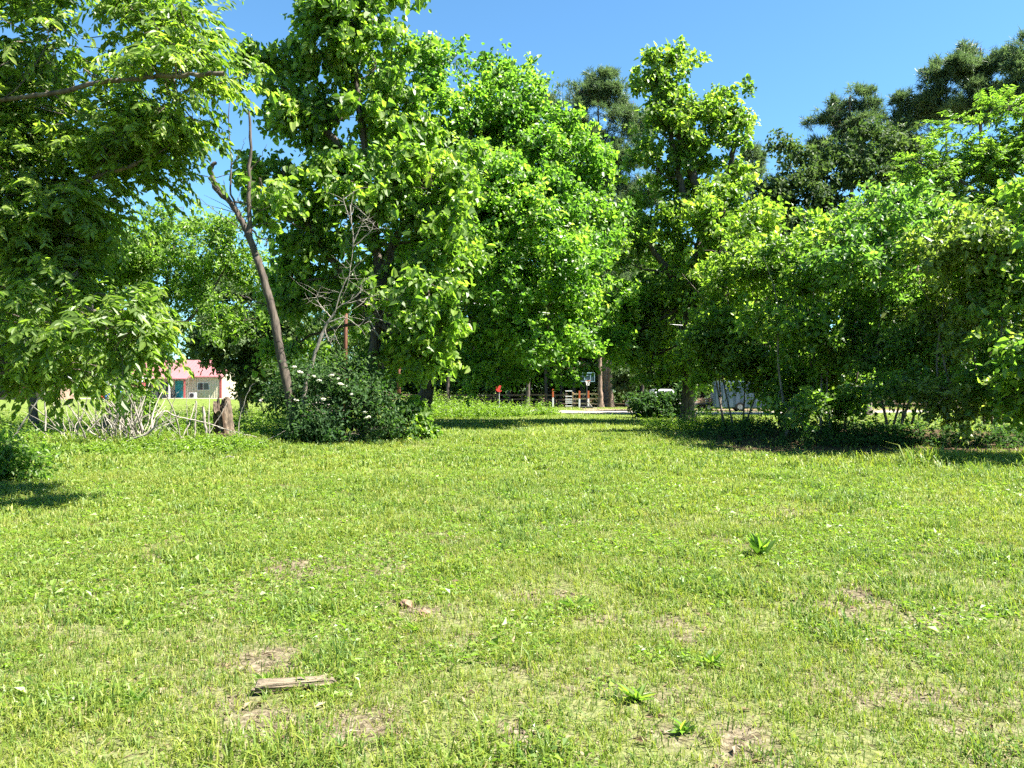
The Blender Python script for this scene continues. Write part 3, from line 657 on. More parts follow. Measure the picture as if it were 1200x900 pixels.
pine('wide topped pine between the glossy dark trees and the locust', [(1003, 480), (1000, 350), (998, 240), (996, 130), (996, 112)], 70,
     [(1000, 118, 16, 9), (982, 128, 16, 9), (1015, 130, 18, 10), (975, 146, 20, 10), (1010, 152, 26, 12), (1032, 150, 12, 12), (966, 166, 14, 9), (992, 172, 26, 12), (968, 188, 12, 9), (1020, 180, 22, 12), (1042, 168, 10, 10)], 950, 202)
pine('tallest pine near the right edge with an open airy top', [(1156, 480), (1152, 300), (1149, 150), (1149, 56)], 64,
     [(1150, 56, 18, 10), (1165, 58, 16, 12), (1136, 62, 12, 12), (1130, 80, 14, 10), (1150, 76, 14, 10), (1172, 72, 10, 12), (1160, 105, 16, 10), (1135, 100, 12, 12), (1142, 128, 24, 12), (1172, 130, 14, 10)], 800, 203)
pine('short ragged pine left of the tallest pine', [(1120, 480), (1112, 300), (1108, 90)], 66,
     [(1105, 85, 16, 11), (1095, 98, 9, 6), (1118, 96, 16, 12), (1108, 112, 18, 10), (1124, 124, 18, 12), (1100, 128, 14, 9)], 450, 204)
pine('small leaning pine low on the skyline beside the wide topped pine', [(1085, 480), (1074, 300), (1064, 120)], 68,
     [(1060, 122, 12, 8), (1072, 134, 18, 10), (1058, 142, 10, 9), (1086, 128, 12, 10), (1074, 152, 24, 10), (1062, 168, 16, 10)], 450, 205)
pine('pine cut off by the right edge of the view', [(1215, 480), (1212, 300), (1206, 50)], 60,
     [(1205, 58, 18, 14), (1195, 78, 14, 12), (1210, 90, 24, 16), (1192, 104, 16, 12), (1215, 120, 30, 16), (1240, 90, 20, 30)], 700, 206)
pine('young pine tip poking up left of the glossy dark trees', [(885, 480), (883, 300), (882, 180)], 72, [(882, 184, 9, 8), (880, 198, 12, 9), (890, 210, 16, 12)], 190, 207, .2)

# dark glossy broadleaf trees behind the thicket
for lab, px, bl, s in (('glossy dark green tree with a rounded top right of the tall open tree', 925, [(915, 185, 28, 16), (945, 195, 28, 20), (905, 215, 34, 26), (945, 230, 36, 28), (895, 255, 40, 30), (935, 275, 45, 30), (890, 300, 40, 40), (930, 330, 50, 50)], 301),
                       ('glossy dark green tree below the wide topped pine', 1015, [(1035, 160, 28, 14), (1010, 178, 32, 18), (1055, 180, 30, 18), (985, 205, 34, 24), (1030, 210, 42, 28), (1075, 205, 36, 26), (1000, 245, 44, 30), (1060, 250, 50, 34), (1020, 300, 60, 40), (1100, 240, 40, 50)], 302)):
    Y = 50
    tree('glossy_tree', lab, 'tree', [PXL(Y, (px, 485), (px + 4, 380), (px, 280), (px + 5, 200))], [B(*b, Y) for b in bl], 1250, 24, (.24, .13), M['leaf_dark'], seed=s, r0=.3, twig=.8, droop=.2, gap=.35, freq=.5, group='dark glossy trees behind the thicket')

# locust with feathery leaves, top right
Y = 27
tree('locust_tree', 'feathery light green tree spreading in from the right edge above the thicket', 'tree',
     [PXL(Y, (1265, 520), (1255, 400), (1240, 300), (1215, 200), (1195, 120)), PXL(Y, (1250, 330), (1190, 260), (1130, 215), (1075, 190)), PXL(Y, (1240, 300), (1180, 195), (1130, 165)), PXL(Y, (1255, 380), (1180, 330), (1110, 300))],
     [B(1178, 128, 34, 20, Y), B(1140, 150, 40, 20, Y), B(1200, 160, 40, 30, Y), B(1110, 178, 32, 18, Y), B(1160, 190, 45, 24, Y), B(1080, 186, 18, 10, Y), B(1130, 220, 52, 26, Y), B(1190, 230, 50, 34, Y), B(1075, 222, 24, 14, Y), B(1155, 265, 45, 26, Y), B(1210, 290, 50, 40, Y), B(1235, 150, 36, 36, Y), B(1110, 262, 30, 16, Y), B(1185, 195, 40, 30, Y, .8), B(1140, 190, 45, 26, Y, .9), B(1100, 205, 36, 18, Y, .6), B(1160, 240, 50, 30, Y, .9), B(1205, 250, 40, 40, Y, .8), B(1120, 285, 45, 22, Y), B(1185, 310, 45, 30, Y)],
     2000, 34, (.13, .042), M['leaf_locust'], seed=111, r0=.19, twig_tubes=300, twig=.55, droop=.25, style='pinnate', gap=.38, freq=.9, shell=1.8, sub=8, side=.45)

# the thicket on the right: five small trees with several stems each
def stems(Y, x0, n, top, spread, rg):
    out = []
    for i in range(n):
        b = x0 + (i - (n - 1) / 2) * spread * .4 + rg.normal() * 9; t = x0 + (i - (n - 1) / 2) * spread + rg.normal() * 8
        dy = rg.normal() * .5
        out.append(PXL(Y, (b, 497, dy), ((b * 2 + t) / 3 + rg.normal() * 9, 430, dy), ((b + t) / 2 + rg.normal() * 6, (430 + top) / 2, dy), (t, top + 20, dy)))
    return out
th = [(862, 27.5, 'smallest thicket tree with pale leaves at the open end of the thicket', [(880, 300, 34, 24), (850, 335, 30, 30), (890, 350, 40, 34), (845, 385, 34, 28), (880, 400, 42, 30), (860, 420, 34, 18), (908, 438, 30, 20), (835, 412, 22, 14), (915, 462, 22, 14), (834, 448, 14, 9), (876, 450, 16, 8)], 1250, 3, 300),
      (965, 24.0, 'multi stemmed thicket tree left of the sunlit gap', [(975, 268, 36, 16), (960, 300, 40, 24), (1000, 285, 40, 26), (945, 268, 12, 14), (1004, 256, 16, 12), (918, 292, 16, 16), (930, 330, 36, 28), (975, 345, 50, 32), (920, 380, 38, 30), (965, 395, 50, 32), (935, 430, 45, 26), (985, 440, 36, 22), (1010, 330, 30, 40), (940, 462, 40, 18), (925, 480, 30, 12), (965, 478, 30, 12), (985, 465, 24, 12)], 1750, 4, 280),
      (1058, 22.2, 'thicket tree arching over the sunlit gap', [(1045, 230, 20, 14), (1016, 238, 14, 12), (1088, 240, 18, 14), (1030, 250, 40, 18), (1070, 262, 44, 24), (1030, 300, 42, 30), (1080, 315, 46, 34), (1040, 355, 46, 34), (1090, 375, 46, 32), (1050, 410, 44, 24), (1095, 425, 36, 22), (1010, 400, 36, 26), (1060, 448, 50, 18), (1030, 462, 26, 10), (1085, 462, 26, 10)], 1600, 3, 270),
      (1138, 20.2, 'thicket tree with forked stems right of the sunlit gap', [(1118, 270, 22, 16), (1152, 268, 18, 14), (1120, 300, 40, 28), (1155, 330, 44, 32), (1120, 360, 42, 34), (1165, 385, 44, 34), (1130, 420, 40, 28), (1165, 440, 40, 26), (1150, 290, 36, 20), (1125, 460, 30, 18), (1160, 470, 34, 18), (1135, 480, 24, 10)], 1450, 4, 300),
      (1220, 18.6, 'dense thicket tree cut off by the right edge of the view', [(1196, 250, 26, 24), (1222, 225, 22, 26), (1170, 270, 18, 16), (1200, 320, 40, 36), (1235, 360, 40, 40), (1195, 390, 40, 34), (1225, 430, 40, 34), (1200, 440, 40, 26), (1195, 465, 30, 18), (1230, 470, 40, 20)], 1400, 3, 300)]
TM = ['leaf_tall', 'leaf_bush', 'leaf_blue', 'leaf_olive', 'leaf_bush']
for i, (px, Y, lab, bl, n, ns, top) in enumerate(th):
    rg = np.random.default_rng(400 + i)
    bl2 = [(b[0], b[1], b[2], b[3], Y, float(rg.uniform(-2.2, 1.6))) for b in bl]
    tree('thicket_tree', lab, 'tree', stems(Y, px, ns + 2, top, 30, rg), [B(*b) for b in bl2], int(n * (.85, .52, .46, .46, .46)[i]), 24, ((.135, .145, .13, .14, .15)[i], (.095, .10, .088, .08, .10)[i]), M[TM[i]], 'bark_grey', 'small trees of the thicket on the right', 400 + i, .042, side=.85, twig_tubes=350, twig=.55, droop=.3, gap=.40, freq=.9, shell=2.4, sub=8, lo=.2)

# ------------------------------------------------------------------ shrubs
Y = 22.6
sh = tree('flowering_shrub', 'wide dark shrub with flat creamy white flower heads at the foot of the leaning trunk', 'shrub',
     [PXL(Y, (400, 518), (400, 480), (395, 440)), PXL(Y, (405, 515), (430, 470), (450, 440)), PXL(Y, (396, 515), (375, 470), (360, 430)), PXL(Y, (402, 516), (415, 460), (425, 415))],
     [B(392, 438, 40, 18, Y), B(436, 458, 30, 18, Y), B(370, 458, 34, 26, Y, .5), B(410, 480, 60, 26, Y, -.6), B(436, 490, 24, 16, Y, -.3), B(385, 500, 40, 18, Y, -.6), B(418, 506, 40, 12, Y, -.7), B(345, 455, 26, 26, Y, 1.2), B(352, 500, 26, 18, Y, .8)],
     760, 22, (.115, .05), M['leaf_shaded'], seed=121, r0=.04, twig_tubes=200, twig=.62, droop=.35, gap=.42, freq=1.5, sub=6, lo=.1)
rg = np.random.default_rng(9)
for k, (px, py) in enumerate(((368, 441), (374, 446), (388, 440), (399, 450), (406, 453), (396, 444), (347, 469), (379, 468), (384, 493), (377, 509), (427, 483), (431, 489), (352, 436), (345, 430), (412, 462))):
    c = W(px, py, Y - 1.0 - .3 * rg.random()); bm = bmesh.new(); bmesh.ops.create_icosphere(bm, subdivisions=3, radius=1.0)
    sx_ = rg.uniform(.035, .085)
    for v in bm.verts:
        q = np.array(v.co); f_ = .55 + .9 * noise3(q[None] * 3.1 + k * 7.3, 4)[0]
        v.co = Vector((q[0] * sx_ * f_, q[1] * sx_ * f_, q[2] * .035 * f_ + .25 * sx_ * q[0] * (k % 3 - 1)))
    o = done('flower_head', bm, M['blossom'], sh); o.location = Vector([float(a) for a in c]) - Vector(sh.location)
def shrub(name, label, px, Y, blobs, n, leaf, mat, seed, **kw):
    b0 = max(b[1] + b[3] * .6 for b in blobs); gy_ = HZ + (CZ - G(px, Y)[2]) * F / Y
    return tree(name, label, 'shrub', [PXL(Y, (px, gy_), (px + 3, (gy_ + blobs[0][1]) / 2), (px - 2, blobs[0][1])), PXL(Y, (px + 2, gy_), (px + 10, (gy_ + blobs[0][1]) / 2))], [B(*b, Y) for b in blobs], n, 20, leaf, mat, seed=seed, r0=.03, twig_tubes=60, twig=.34, sub=4, lo=.05, **kw)
shrub('broadleaf_shrub', 'small round bright green shrub at the foot of the thick dark trunk', 476, 24, [(478, 486, 18, 12), (470, 500, 20, 12), (488, 502, 14, 10), (478, 510, 22, 8)], 240, (.16, .10), M['leaf_broad'], 131, droop=.5, gap=.3, freq=1.5)
shrub('shaded_shrub', 'dark bush in front of the white pickup at the edge of the tall tree', 768, 44, [(768, 470, 26, 7), (752, 474, 22, 9), (788, 474, 20, 9), (770, 482, 36, 8), (800, 462, 10, 12)], 420, (.17, .09), M['leaf_shaded'], 132, droop=.3, gap=.3, freq=.9)  # its shade comes from the darkened leaf colours
shrub('nettle_clump', 'dark leafy clump on the open grass at the left edge', 25, 13.4, [(28, 538, 16, 9), (15, 552, 20, 9), (44, 553, 12, 7), (-10, 548, 20, 12), (6, 526, 10, 8)], 110, (.085, .045), M['leaf_bush'], 133, droop=.3, gap=.3, freq=2)
shrub('roadside_shrub', 'low round bush beside the right end of the rail fence', 735, 60, [(740, 440, 22, 18), (731, 452, 12, 10)], 260, (.22, .12), M['leaf_dark'], 134, droop=.3, gap=.3, freq=.7)
shrub('fence_shrub', 'dark bush behind the rail fence left of the stop sign', 540, 79, [(545, 452, 22, 14), (525, 456, 18, 12), (565, 455, 16, 12)], 260, (.26, .15), M['leaf_wood'], 135, droop=.3, gap=.3, freq=.6)

# ------------------------------------------------------------------ trees of the wood behind the lane
protos = []
rgw = np.random.default_rng(77)
for s in range(3):
    x0, y0 = (s - 1) * 9.0, 92.0
    zb = gz(x0, y0)
    tr = [[(x0, y0, zb), (x0 + .3, y0, zb + 4), (x0 - .2, y0 + .2, zb + 9), (x0 + .3, y0, zb + 14)]]
    bl = []
    for j in range(16):
        a = rgw.random() * 6.28; zz = rgw.uniform(2.6, 17); rr = 3.6 * math.sqrt(max(.15, 1 - ((zz - 8) / 11) ** 2))
        bl.append((np.array([x0 + math.cos(a) * rr * .75, y0 + math.sin(a) * rr * .75, zb + zz]), np.array([2.1, 2.1, 1.6]) * rgw.uniform(.8, 1.25)))
    protos.append(tree('woodland_tree', 'leafy woodland tree with a straight dark trunk behind the rail fence', 'tree', tr, bl, 900, 20, (.34, .22), M['leaf_wood'], group='woodland trees behind the rail fence', seed=500 + s, r0=.30, twig=.9, droop=.3, six=False, gap=.33, freq=.4))
spots = [(-14, 83), (-10.5, 90), (-4.5, 84), (4.5, 86), (-1.0, 95), (7.5, 81), (11.5, 92), (14, 84), (18, 80), (22, 88), (27, 82), (33, 86), (40, 80), (48, 86), (57, 82), (66, 90), (-20, 96), (-3, 108), (9, 106), (20, 104), (34, 104), (50, 106), (70, 108), (-13, 108), (-45, 118), (-56, 112), (-66, 118), (-78, 112), (-90, 120), (-30, 122), (-38, 128), (-19, 124)]
for i, (x, y) in enumerate(spots):
    copy_tree(protos[i % 3], (x, y, gz(x, y)), random.uniform(0, 6.28), random.uniform(.85, 1.2), 'leafy woodland tree beyond the red roofed house' if x < -18 else None)
for k, (px, Y, r, top) in enumerate(((618, 73, .24, 300), (641, 77, .20, 280), (657, 79, .15, 300), (597, 77, .17, 290), (672, 77.5, .22, 300), (556, 78, .16, 300), (524, 77, .2, 290), (735, 78, .24, 300), (752, 76.5, .2, 290))):
    tree('woodland_tree', 'slim dark trunk with a high thin crown standing just behind the rail fence', 'tree', [PXL(Y, (px, 478), (px + (-1) ** k * 1.5, 430), (px + 2, 370), (px - 2, top))],
         [B(px, top, 22, 14, Y), B(px + 14, top + 30, 18, 12, Y), B(px - 15, top + 50, 18, 12, Y), B(px + 10, top + 75, 16, 10, Y)], 260, 16, (.26, .17), M['leaf_wood'], 'bark_dark', 'slim trees behind the rail fence', 600 + k, r, six=False, twig=.8, gap=.36, freq=.5, lo=.5)
for lab, px, py0, Y, r in (('bare straight pine trunk, the left of two behind the basketball hoop', 704, 340, 74, .27), ('bare straight pine trunk, the right of two behind the basketball hoop', 716, 340, 74.5, .28)):
    tree('pine_tree', lab, 'pine tree', [PXL(Y, (px, 478), (px - 1, 420), (px + 1, 340), (px, 250))], [B(px, 300, 30, 20, Y), B(px + 12, 330, 24, 14, Y), B(px - 14, 280, 24, 14, Y), B(px, 255, 20, 14, Y)], 350, 24, (.42, .06), M['needle'], 'bark_pine', 'pines rising behind the clearing', px, r, six=False, style='needle', twig=.45, droop=-.2, gap=.38, freq=.5, lo=.6)

# dense understorey far behind, reads as one dark mass
rg = np.random.default_rng(88); bl = []
for x in np.arange(-125, 126, 3.2):
    y = 128 + rg.normal() * 3; bl.append((np.array([x, y, gz(x, y) + rg.uniform(1.0, 3.5)]), np.array([3.4, 2.5, rg.uniform(2.2, 4.6)])))
for x in np.arange(-12, 60, 2.6):
    y = 99 + rg.normal() * 4; bl.append((np.array([x, y, gz(x, y) + .8]), np.array([2.2, 1.6, rg.uniform(1.0, 2.4)])))
V, Fc, tint, *_ = foliage(bl, 5200, 12, (.60, .36), rg, twig=1.4, droop=.2, six=False, gap=.28, freq=.3)
props(link('woodland_understorey', mesh_np('woodland_understorey', V, [Fc], M['leaf_dark'], tint)), 'dark mass of leaves closing the far side of the wood', 'undergrowth', kind='stuff')

# ------------------------------------------------------------------ house with the red metal roof
M['cream'] = paint('cream_siding', (0.459, 0.414, 0.311), .6, .06, 3)
M['redroof'] = paint('red_roof', (0.252, 0.104, 0.107), .5, .10, 2)
M['maroon'] = paint('maroon_trim', (.30, .06, .06), .5)
M['teal'] = paint('teal_door', (.02, .26, .28), .45)
M['dark'] = paint('dark_glass', (.03, .035, .04), .12, .1, 3, .5)
M['white'] = paint('white_paint', (0.577, 0.57, 0.548), .5, .05)
M['concrete'] = noise_mat('concrete', (0.252, 0.237, 0.215), (0.37, 0.348, 0.318), 6, 8, .9, .3)
M['grey_metal'] = paint('grey_metal', (.35, .36, .36), .45, .12, 4)
M['black'] = paint('black_plastic', (.02, .02, .022), .5)
HY = 90.0; hx0 = -45.0; hx1 = (259 - 600) / F * HY; hz = gz(hx1, HY)
house = empty('house', (hx1, HY, hz), 'cream house with a pale red metal roof and a porch', 'house')
def L(x): return x - hx1          # local x
w = -hx0 + hx1
bm = bmesh.new(); bx(bm, -w, 0, 0, 8, 0, 2.75); prism(bm, [(-.0, 2.75), (8, 2.75), (4, 4.6)], -w, 0, 'x')
done('wall', bm, M['cream'], house)
bm = bmesh.new()
for k in range(34): bx(bm, -.25 - k * .30, -.22 - k * .30, -.025, -.001, 0.02, 2.70)
for k in range(26): bx(bm, .001, .025, .2 + k * .3, .23 + k * .3, .02, 2.7)
done('siding_ribs', bm, M['cream'], house)
bm = bmesh.new(); prism(bm, [(-.45, 2.62), (4.0, 4.74), (8.45, 2.62), (8.45, 2.52), (4.0, 4.62), (-.45, 2.52)], -w - .4, .35, 'x')
roof = done('roof', bm, M['redroof'], house)
bm = bmesh.new()
for k in range(30):
    x = .2 - k * .42; prism(bm, [(-.42, 2.65), (3.98, 4.74), (3.98, 4.78), (-.42, 2.69)], x, x + .035, 'x')
done('roof_seam', bm, M['redroof'], roof)
px1 = L((218 - 600) / F * 88)
bm = bmesh.new(); prism(bm, [(-2.6, 2.36), (-.2, 2.86), (-.2, 2.76), (-2.6, 2.26)], -w - .4, px1 + .25, 'x'); done('porch_roof', bm, M['redroof'], house)
for x in (px1, px1 - 1.75, px1 - 4.2): 
    bm = bmesh.new(); bx(bm, x - .07, x + .07, -2.5, -2.36, 0, 2.24); done('porch_post', bm, M['maroon'] if x == px1 else M['white'], house)
bm = bmesh.new(); bx(bm, -w, px1 + .3, -2.7, -.04, -.2, .06); done('porch_floor', bm, M['concrete'], house)
dx = L((210 - 600) / F * HY)
bm = bmesh.new(); bx(bm, dx - .46, dx + .46, -.07, -.03, .07, 2.1); dr = done('door', bm, M['teal'], house)
bm = bmesh.new(); bx(bm, dx + .33, dx + .39, -.12, -.075, 1.0, 1.1); done('handle', bm, M['grey_metal'], dr)
for x0, x1, z0, z1 in ((L((232 - 600) / F * HY), L((245 - 600) / F * HY), 1.05, 1.85), (L((188 - 600) / F * HY), L((200 - 600) / F * HY), .9, 2.0)):
    bm = bmesh.new()
    for a in ((x0 - .07, x0, z0, z1), (x1, x1 + .07, z0, z1), (x0 - .07, x1 + .07, z1, z1 + .07), (x0 - .07, x1 + .07, z0 - .07, z0), ((x0 + x1) / 2 - .025, (x0 + x1) / 2 + .025, z0, z1)): bx(bm, a[0], a[1], -.08, -.03, a[2], a[3])
    wn = done('window', bm, M['white'], house)
    bm = bmesh.new(); bx(bm, x0, x1, -.05, -.035, z0, z1); done('pane', bm, M['dark'], wn)
bm = bmesh.new(); bx(bm, -.16, .03, -.06, -.028, 0, 2.6); bx(bm, .028, .055, -.06, .16, 0, 2.6); done('corner_trim', bm, M['maroon'], house)
def fanbox(label):
    x = (225.5 - 600) / F * 88.5; e = empty('air_conditioner', (x, 88.6, hz), label, 'air conditioner')
    bm = bmesh.new(); bx(bm, -.36, .36, -.3, .3, .05, .72); done('casing', bm, M['grey_metal'], e, .02)
    bm = bmesh.new(); tb(bm, [(0, -.315, .4), (0, -.335, .4)], .24, 20); done('fan_grille', bm, M['black'], e)
    bm = bmesh.new(); bx(bm, -.4, .4, -.35, .35, -.1, .05); done('base', bm, M['concrete'], e)
fanbox('grey outdoor air conditioner on the ground below the house window')
e = empty('patio_table', ((194 - 600) / F * 88.6, 88.6, hz + .06), 'white round table standing on the house porch', 'table')
bm = bmesh.new(); tb(bm, [(0, 0, .68), (0, 0, .73)], .55, 20); done('tabletop', bm, M['white'], e)
for a in range(4):
    bm = bmesh.new(); c, s = math.cos(a * 1.57 + .8), math.sin(a * 1.57 + .8); tb(bm, [(c * .15, s * .15, .68), (c * .4, s * .4, 0)], .03); done('leg', bm, M['white'], e)
for k, px in enumerate((202.5, 189)):
    e = empty('patio_chair', ((px - 600) / F * 88.4, 88.4, hz + .06), ('dark chair at the right of the white porch table', 'dark chair at the left of the white porch table')[k], 'chair', 'chairs on the house porch', rz=(-1.3, 1.3)[k])
    bm = bmesh.new(); bx(bm, -.24, .24, -.24, .24, .42, .47); done('seat', bm, M['black'], e, .01)
    bm = bmesh.new(); bx(bm, -.24, .24, .21, .25, .47, .95); done('backrest', bm, M['black'], e, .01)
    for sx in (-.21, .21):
        for sy in (-.21, .21):
            bm = bmesh.new(); bx(bm, sx - .02, sx + .02, sy - .02, sy + .02, 0, .42); done('leg', bm, M['black'], e)

# brown shed and the bright plastic things beside it, far left
M['brown'] = noise_mat('brown_boards', (.16, .10, .07), (.30, .20, .15), 3, 6, .85, .4, (6, 1, .6))
sx, sy = (25 - 600) / F * 80, 80.0; sz = gz(sx, sy)
e = empty('brown_shed', (sx, sy, sz), 'low brown wooden shed beyond the trees at the far left', 'shed')
bm = bmesh.new(); bx(bm, -3.2, 3.2, 0, 4, 0, 1.9); done('wall', bm, M['brown'], e)
bm = bmesh.new(); prism(bm, [(-.4, 1.86), (2, 2.7), (4.4, 1.86), (4.4, 1.78), (2, 2.6), (-.4, 1.78)], -3.5, 3.5, 'x'); done('roof', bm, M['grey_metal'], e)
bm = bmesh.new(); bx(bm, -.5, .5, -.05, -.01, .05, 1.8); done('door', bm, M['maroon'], e)
sx2 = (160 - 600) / F * 83
e = empty('garden_shed', (sx2, 83, gz(sx2, 83)), 'small dark red garden shed between the trees left of the house', 'shed')
bm = bmesh.new(); bx(bm, -1.1, .5, 0, 2, 0, 1.9); done('wall', bm, M['maroon'], e)
bm = bmesh.new(); prism(bm, [(-.25, 1.86), (1, 2.4), (2.25, 1.86), (2.25, 1.8), (1, 2.32), (-.25, 1.8)], -1.3, .7, 'x'); done('roof', bm, M['grey_metal'], e)
for px, c, lab, h in ((121, (.55, .06, .05), 'red plastic barrel in the yard left of the house', .9), (126.5, (.05, .16, .5), 'blue plastic barrel beside the red one', .85), (141, (.06, .22, .55), 'bright blue barrel in front of the dark red shed', .95), (147, (.6, .14, .06), 'orange red barrel in front of the dark red shed', 1.0)):
    x = (px - 600) / F * 80
    o = empty('plastic_barrel', (x, 80, gz(x, 80)), lab, 'barrel', 'plastic barrels in the yard')
    bm = bmesh.new(); n = 12; zs = [(0, .24), (.05, .28), (h * .33, .29), (h * .35, .31), (h * .37, .29), (h * .66, .29), (h * .68, .31), (h * .7, .29), (h * .95, .27), (h, .24)]
    V, Fq = tube_arrays([(np.array([(0, 0, z) for z, r in zs]), np.array([r for z, r in zs]))], 16); vs_ = [bm.verts.new(v) for v in V]
    for q in Fq: bm.faces.new([vs_[i] for i in q])
    bm.faces.new(vs_[-16:]); done('barrel', bm, paint('barrel_paint', c, .4), o, smooth=True)
    bm = bmesh.new(); tb(bm, [(.1, 0, h), (.1, 0, h + .03)], .05); done('cap', bm, M['white'], o)

# ------------------------------------------------------------------ rail fence behind the lane
M['rail'] = noise_mat('fence_wood', (0.074, 0.0481, 0.0296), (0.163, 0.111, 0.074), 4, 8, .85, .5, (1, 6, 6))
M['rail_new_sunlit'] = noise_mat('new_wood_sunlit', (.42, .27, .14), (.62, .44, .26), 4, 8, .8, .4, (1, 6, 6))  # fresh wood, brightened so sunlight is part of the board colour
fp = [(-16.5, 74.0), (-14, 74.6), (-11.5, 75), (-9, 75.2), (-6.5, 75.4), (-4, 75.5), (-1.5, 75.6), (1, 75.6), (3.4, 75.5), (5.4, 75.4)]
def rail_fence(pts, label, mat, h=1.35, rails=(.30, .72, 1.16)):
    e = empty('rail_fence', (pts[0][0], pts[0][1], gz(*pts[0])), label, 'fence'); o = np.array(e.location)
    for x, y in pts:
        bm = bmesh.new(); z = gz(x, y); bx(bm, x - .07 - o[0], x + .07 - o[0], y - .07 - o[1], y + .07 - o[1], z - .2 - o[2], z + h - o[2]); done('post', bm, mat, e, .012)
    for (xa, ya), (xb, yb) in zip(pts[:-1], pts[1:]):
        for r in rails:
            bm = bmesh.new(); a = np.array([xa, ya - .095, gz(xa, ya) + r + random.uniform(-.03, .03)]) - o; b = np.array([xb, yb - .095, gz(xb, yb) + r + random.uniform(-.03, .03)]) - o
            d = norm(b - a); s = .02; k = .075
            v = [bm.verts.new(p + np.array([0, sy_ * s, sz_ * k])) for p in (a, b) for sy_, sz_ in ((-1, -1), (1, -1), (1, 1), (-1, 1))]
            for q in ((0, 1, 2, 3), (7, 6, 5, 4), (0, 4, 5, 1), (1, 5, 6, 2), (2, 6, 7, 3), (3, 7, 4, 0)): bm.faces.new([v[i] for i in q])
            done('rail', bm, mat, e)
rail_fence(fp, 'long dark wooden rail fence in the shade behind the lane', M['rail'])
rail_fence([(6.0, 75.0), (7.45, 74.8), (8.55, 74.7)], 'short sunlit rail fence of fresh orange brown boards behind the hoop', M['rail_new_sunlit'], 1.45, (.35, .80, 1.28))
rail_fence([(12.2, 75.2), (14.4, 75.3), (16.4, 75.4)], 'short weathered rail fence right of the two pine trunks', M['rail'], 1.3)

# basketball hoop on the far side of the lane
M['board_grey'] = paint('smoked_board', (.035, .06, .075), .25, .1, 3, .5); M['pale_blue'] = paint('pale_blue', (.22, .36, .42), .5)
M['orange'] = paint('orange_paint_shaded', (.36, .075, .02), .6); M['net'] = paint('net_cord', (0.555, 0.54, 0.518), .8)  # orange is dimmed, the shade on the marker posts is in its colour
x, y = (688 - 600) / F * 69, 69.0
hp = empty('basketball_hoop', (x, y, gz(x, y)), 'portable basketball hoop standing beside the gravel lane', 'basketball hoop')
bm = bmesh.new(); bx(bm, -.55, .55, -.1, 1.1, 0, .18); done('base', bm, M['black'], hp, .05)
bm = bmesh.new(); tb(bm, [(0, .35, .16), (0, .35, 2.75)], .055); done('pole', bm, M['black'], hp)
bm = bmesh.new(); tb(bm, [(0, .35, 2.3), (0, -.25, 2.95)], .035); tb(bm, [(0, .35, 2.7), (0, -.25, 3.2)], .035); done('arm', bm, M['black'], hp)
bm = bmesh.new(); bx(bm, -.66, .66, -.31, -.27, 2.42, 3.26); bb = done('backboard', bm, M['board_grey'], hp)
bm = bmesh.new()
for a in ((-.66, .66, 3.19, 3.26), (-.66, .66, 2.42, 2.46), (-.66, -.62, 2.46, 3.19), (.62, .66, 2.46, 3.19)): bx(bm, a[0], a[1], -.335, -.312, a[2], a[3])
done('border', bm, M['pale_blue'], bb)
bm = bmesh.new()
for a in ((-.29, .29, 2.97, 3.02), (-.29, .29, 2.55, 2.60), (-.29, -.24, 2.60, 2.97), (.24, .29, 2.60, 2.97)): bx(bm, a[0], a[1], -.332, -.312, a[2], a[3])
done('target_square', bm, M['pale_blue'], bb)
bm = bmesh.new(); tb(bm, [(.23 * math.cos(t), -.62 + .23 * math.sin(t), 2.5) for t in np.linspace(0, 6.283, 25)], .018, 6); bx(bm, -.10, .10, -.40, -.337, 2.40, 2.52); done('rim', bm, M['orange'], hp)
bm = bmesh.new()
for k in range(12):
    a = k / 12 * 6.283
    for s in (1, -1):
        tb(bm, [(.22 * math.cos(a), -.62 + .22 * math.sin(a), 2.49), (.15 * math.cos(a + s * .3), -.62 + .15 * math.sin(a + s * .3), 2.27), (.11 * math.cos(a + s * .5), -.62 + .11 * math.sin(a + s * .5), 2.06)], .009, 4)
done('net', bm, M['net'], hp)
# white marker posts with orange tops
for px, Y, hgt, lab in ((648, 70.5, 1.75, 'thin white post with an orange top left of the slatted rack'), (679, 70.5, 1.6, 'white post with an orange top just left of the basketball pole'), (689.5, 71.5, 1.6, 'white post with an orange top just right of the basketball pole')):
    x = (px - 600) / F * Y; e = empty('marker_post', (x, Y, gz(x, Y)), lab, 'post', 'white and orange marker posts')
    bm = bmesh.new(); bx(bm, -.075, .075, -.075, .075, 0, hgt * .55); done('post', bm, M['white'], e, .01)
    bm = bmesh.new(); bx(bm, -.078, .078, -.078, .078, hgt * .55, hgt); done('top', bm, M['orange'], e, .01)
x = (666.5 - 600) / F * 71; e = empty('slatted_rack', (x, 71, gz(x, 71)), 'white slatted rack standing in the shade left of the hoop', 'rack')
for s in (-.3, .3):
    bm = bmesh.new(); bx(bm, s - .03, s + .03, -.03, .03, 0, 1.65); done('upright', bm, M['black'], e)
for z in (.15, .42, .6, .78, 1.05, 1.55):
    bm = bmesh.new(); bx(bm, -.32, .32, -.06, -.033, z, z + .09); done('slat', bm, M['white'], e)
x = (702 - 600) / F * 69; e = empty('ladder_frame', ((691.5 - 600) / F * 69.6, 69.6, gz(7.1, 69.6)), 'pale wooden brace leaning by the foot of the hoop', 'brace')
bm = bmesh.new(); tb(bm, [(-.35, 0, .75), (.28, -.15, 0)], .05, 6); tb(bm, [(.28, -.15, .03), (.65, -.15, .03)], .05, 6); done('brace', bm, M['deadwood'], e)
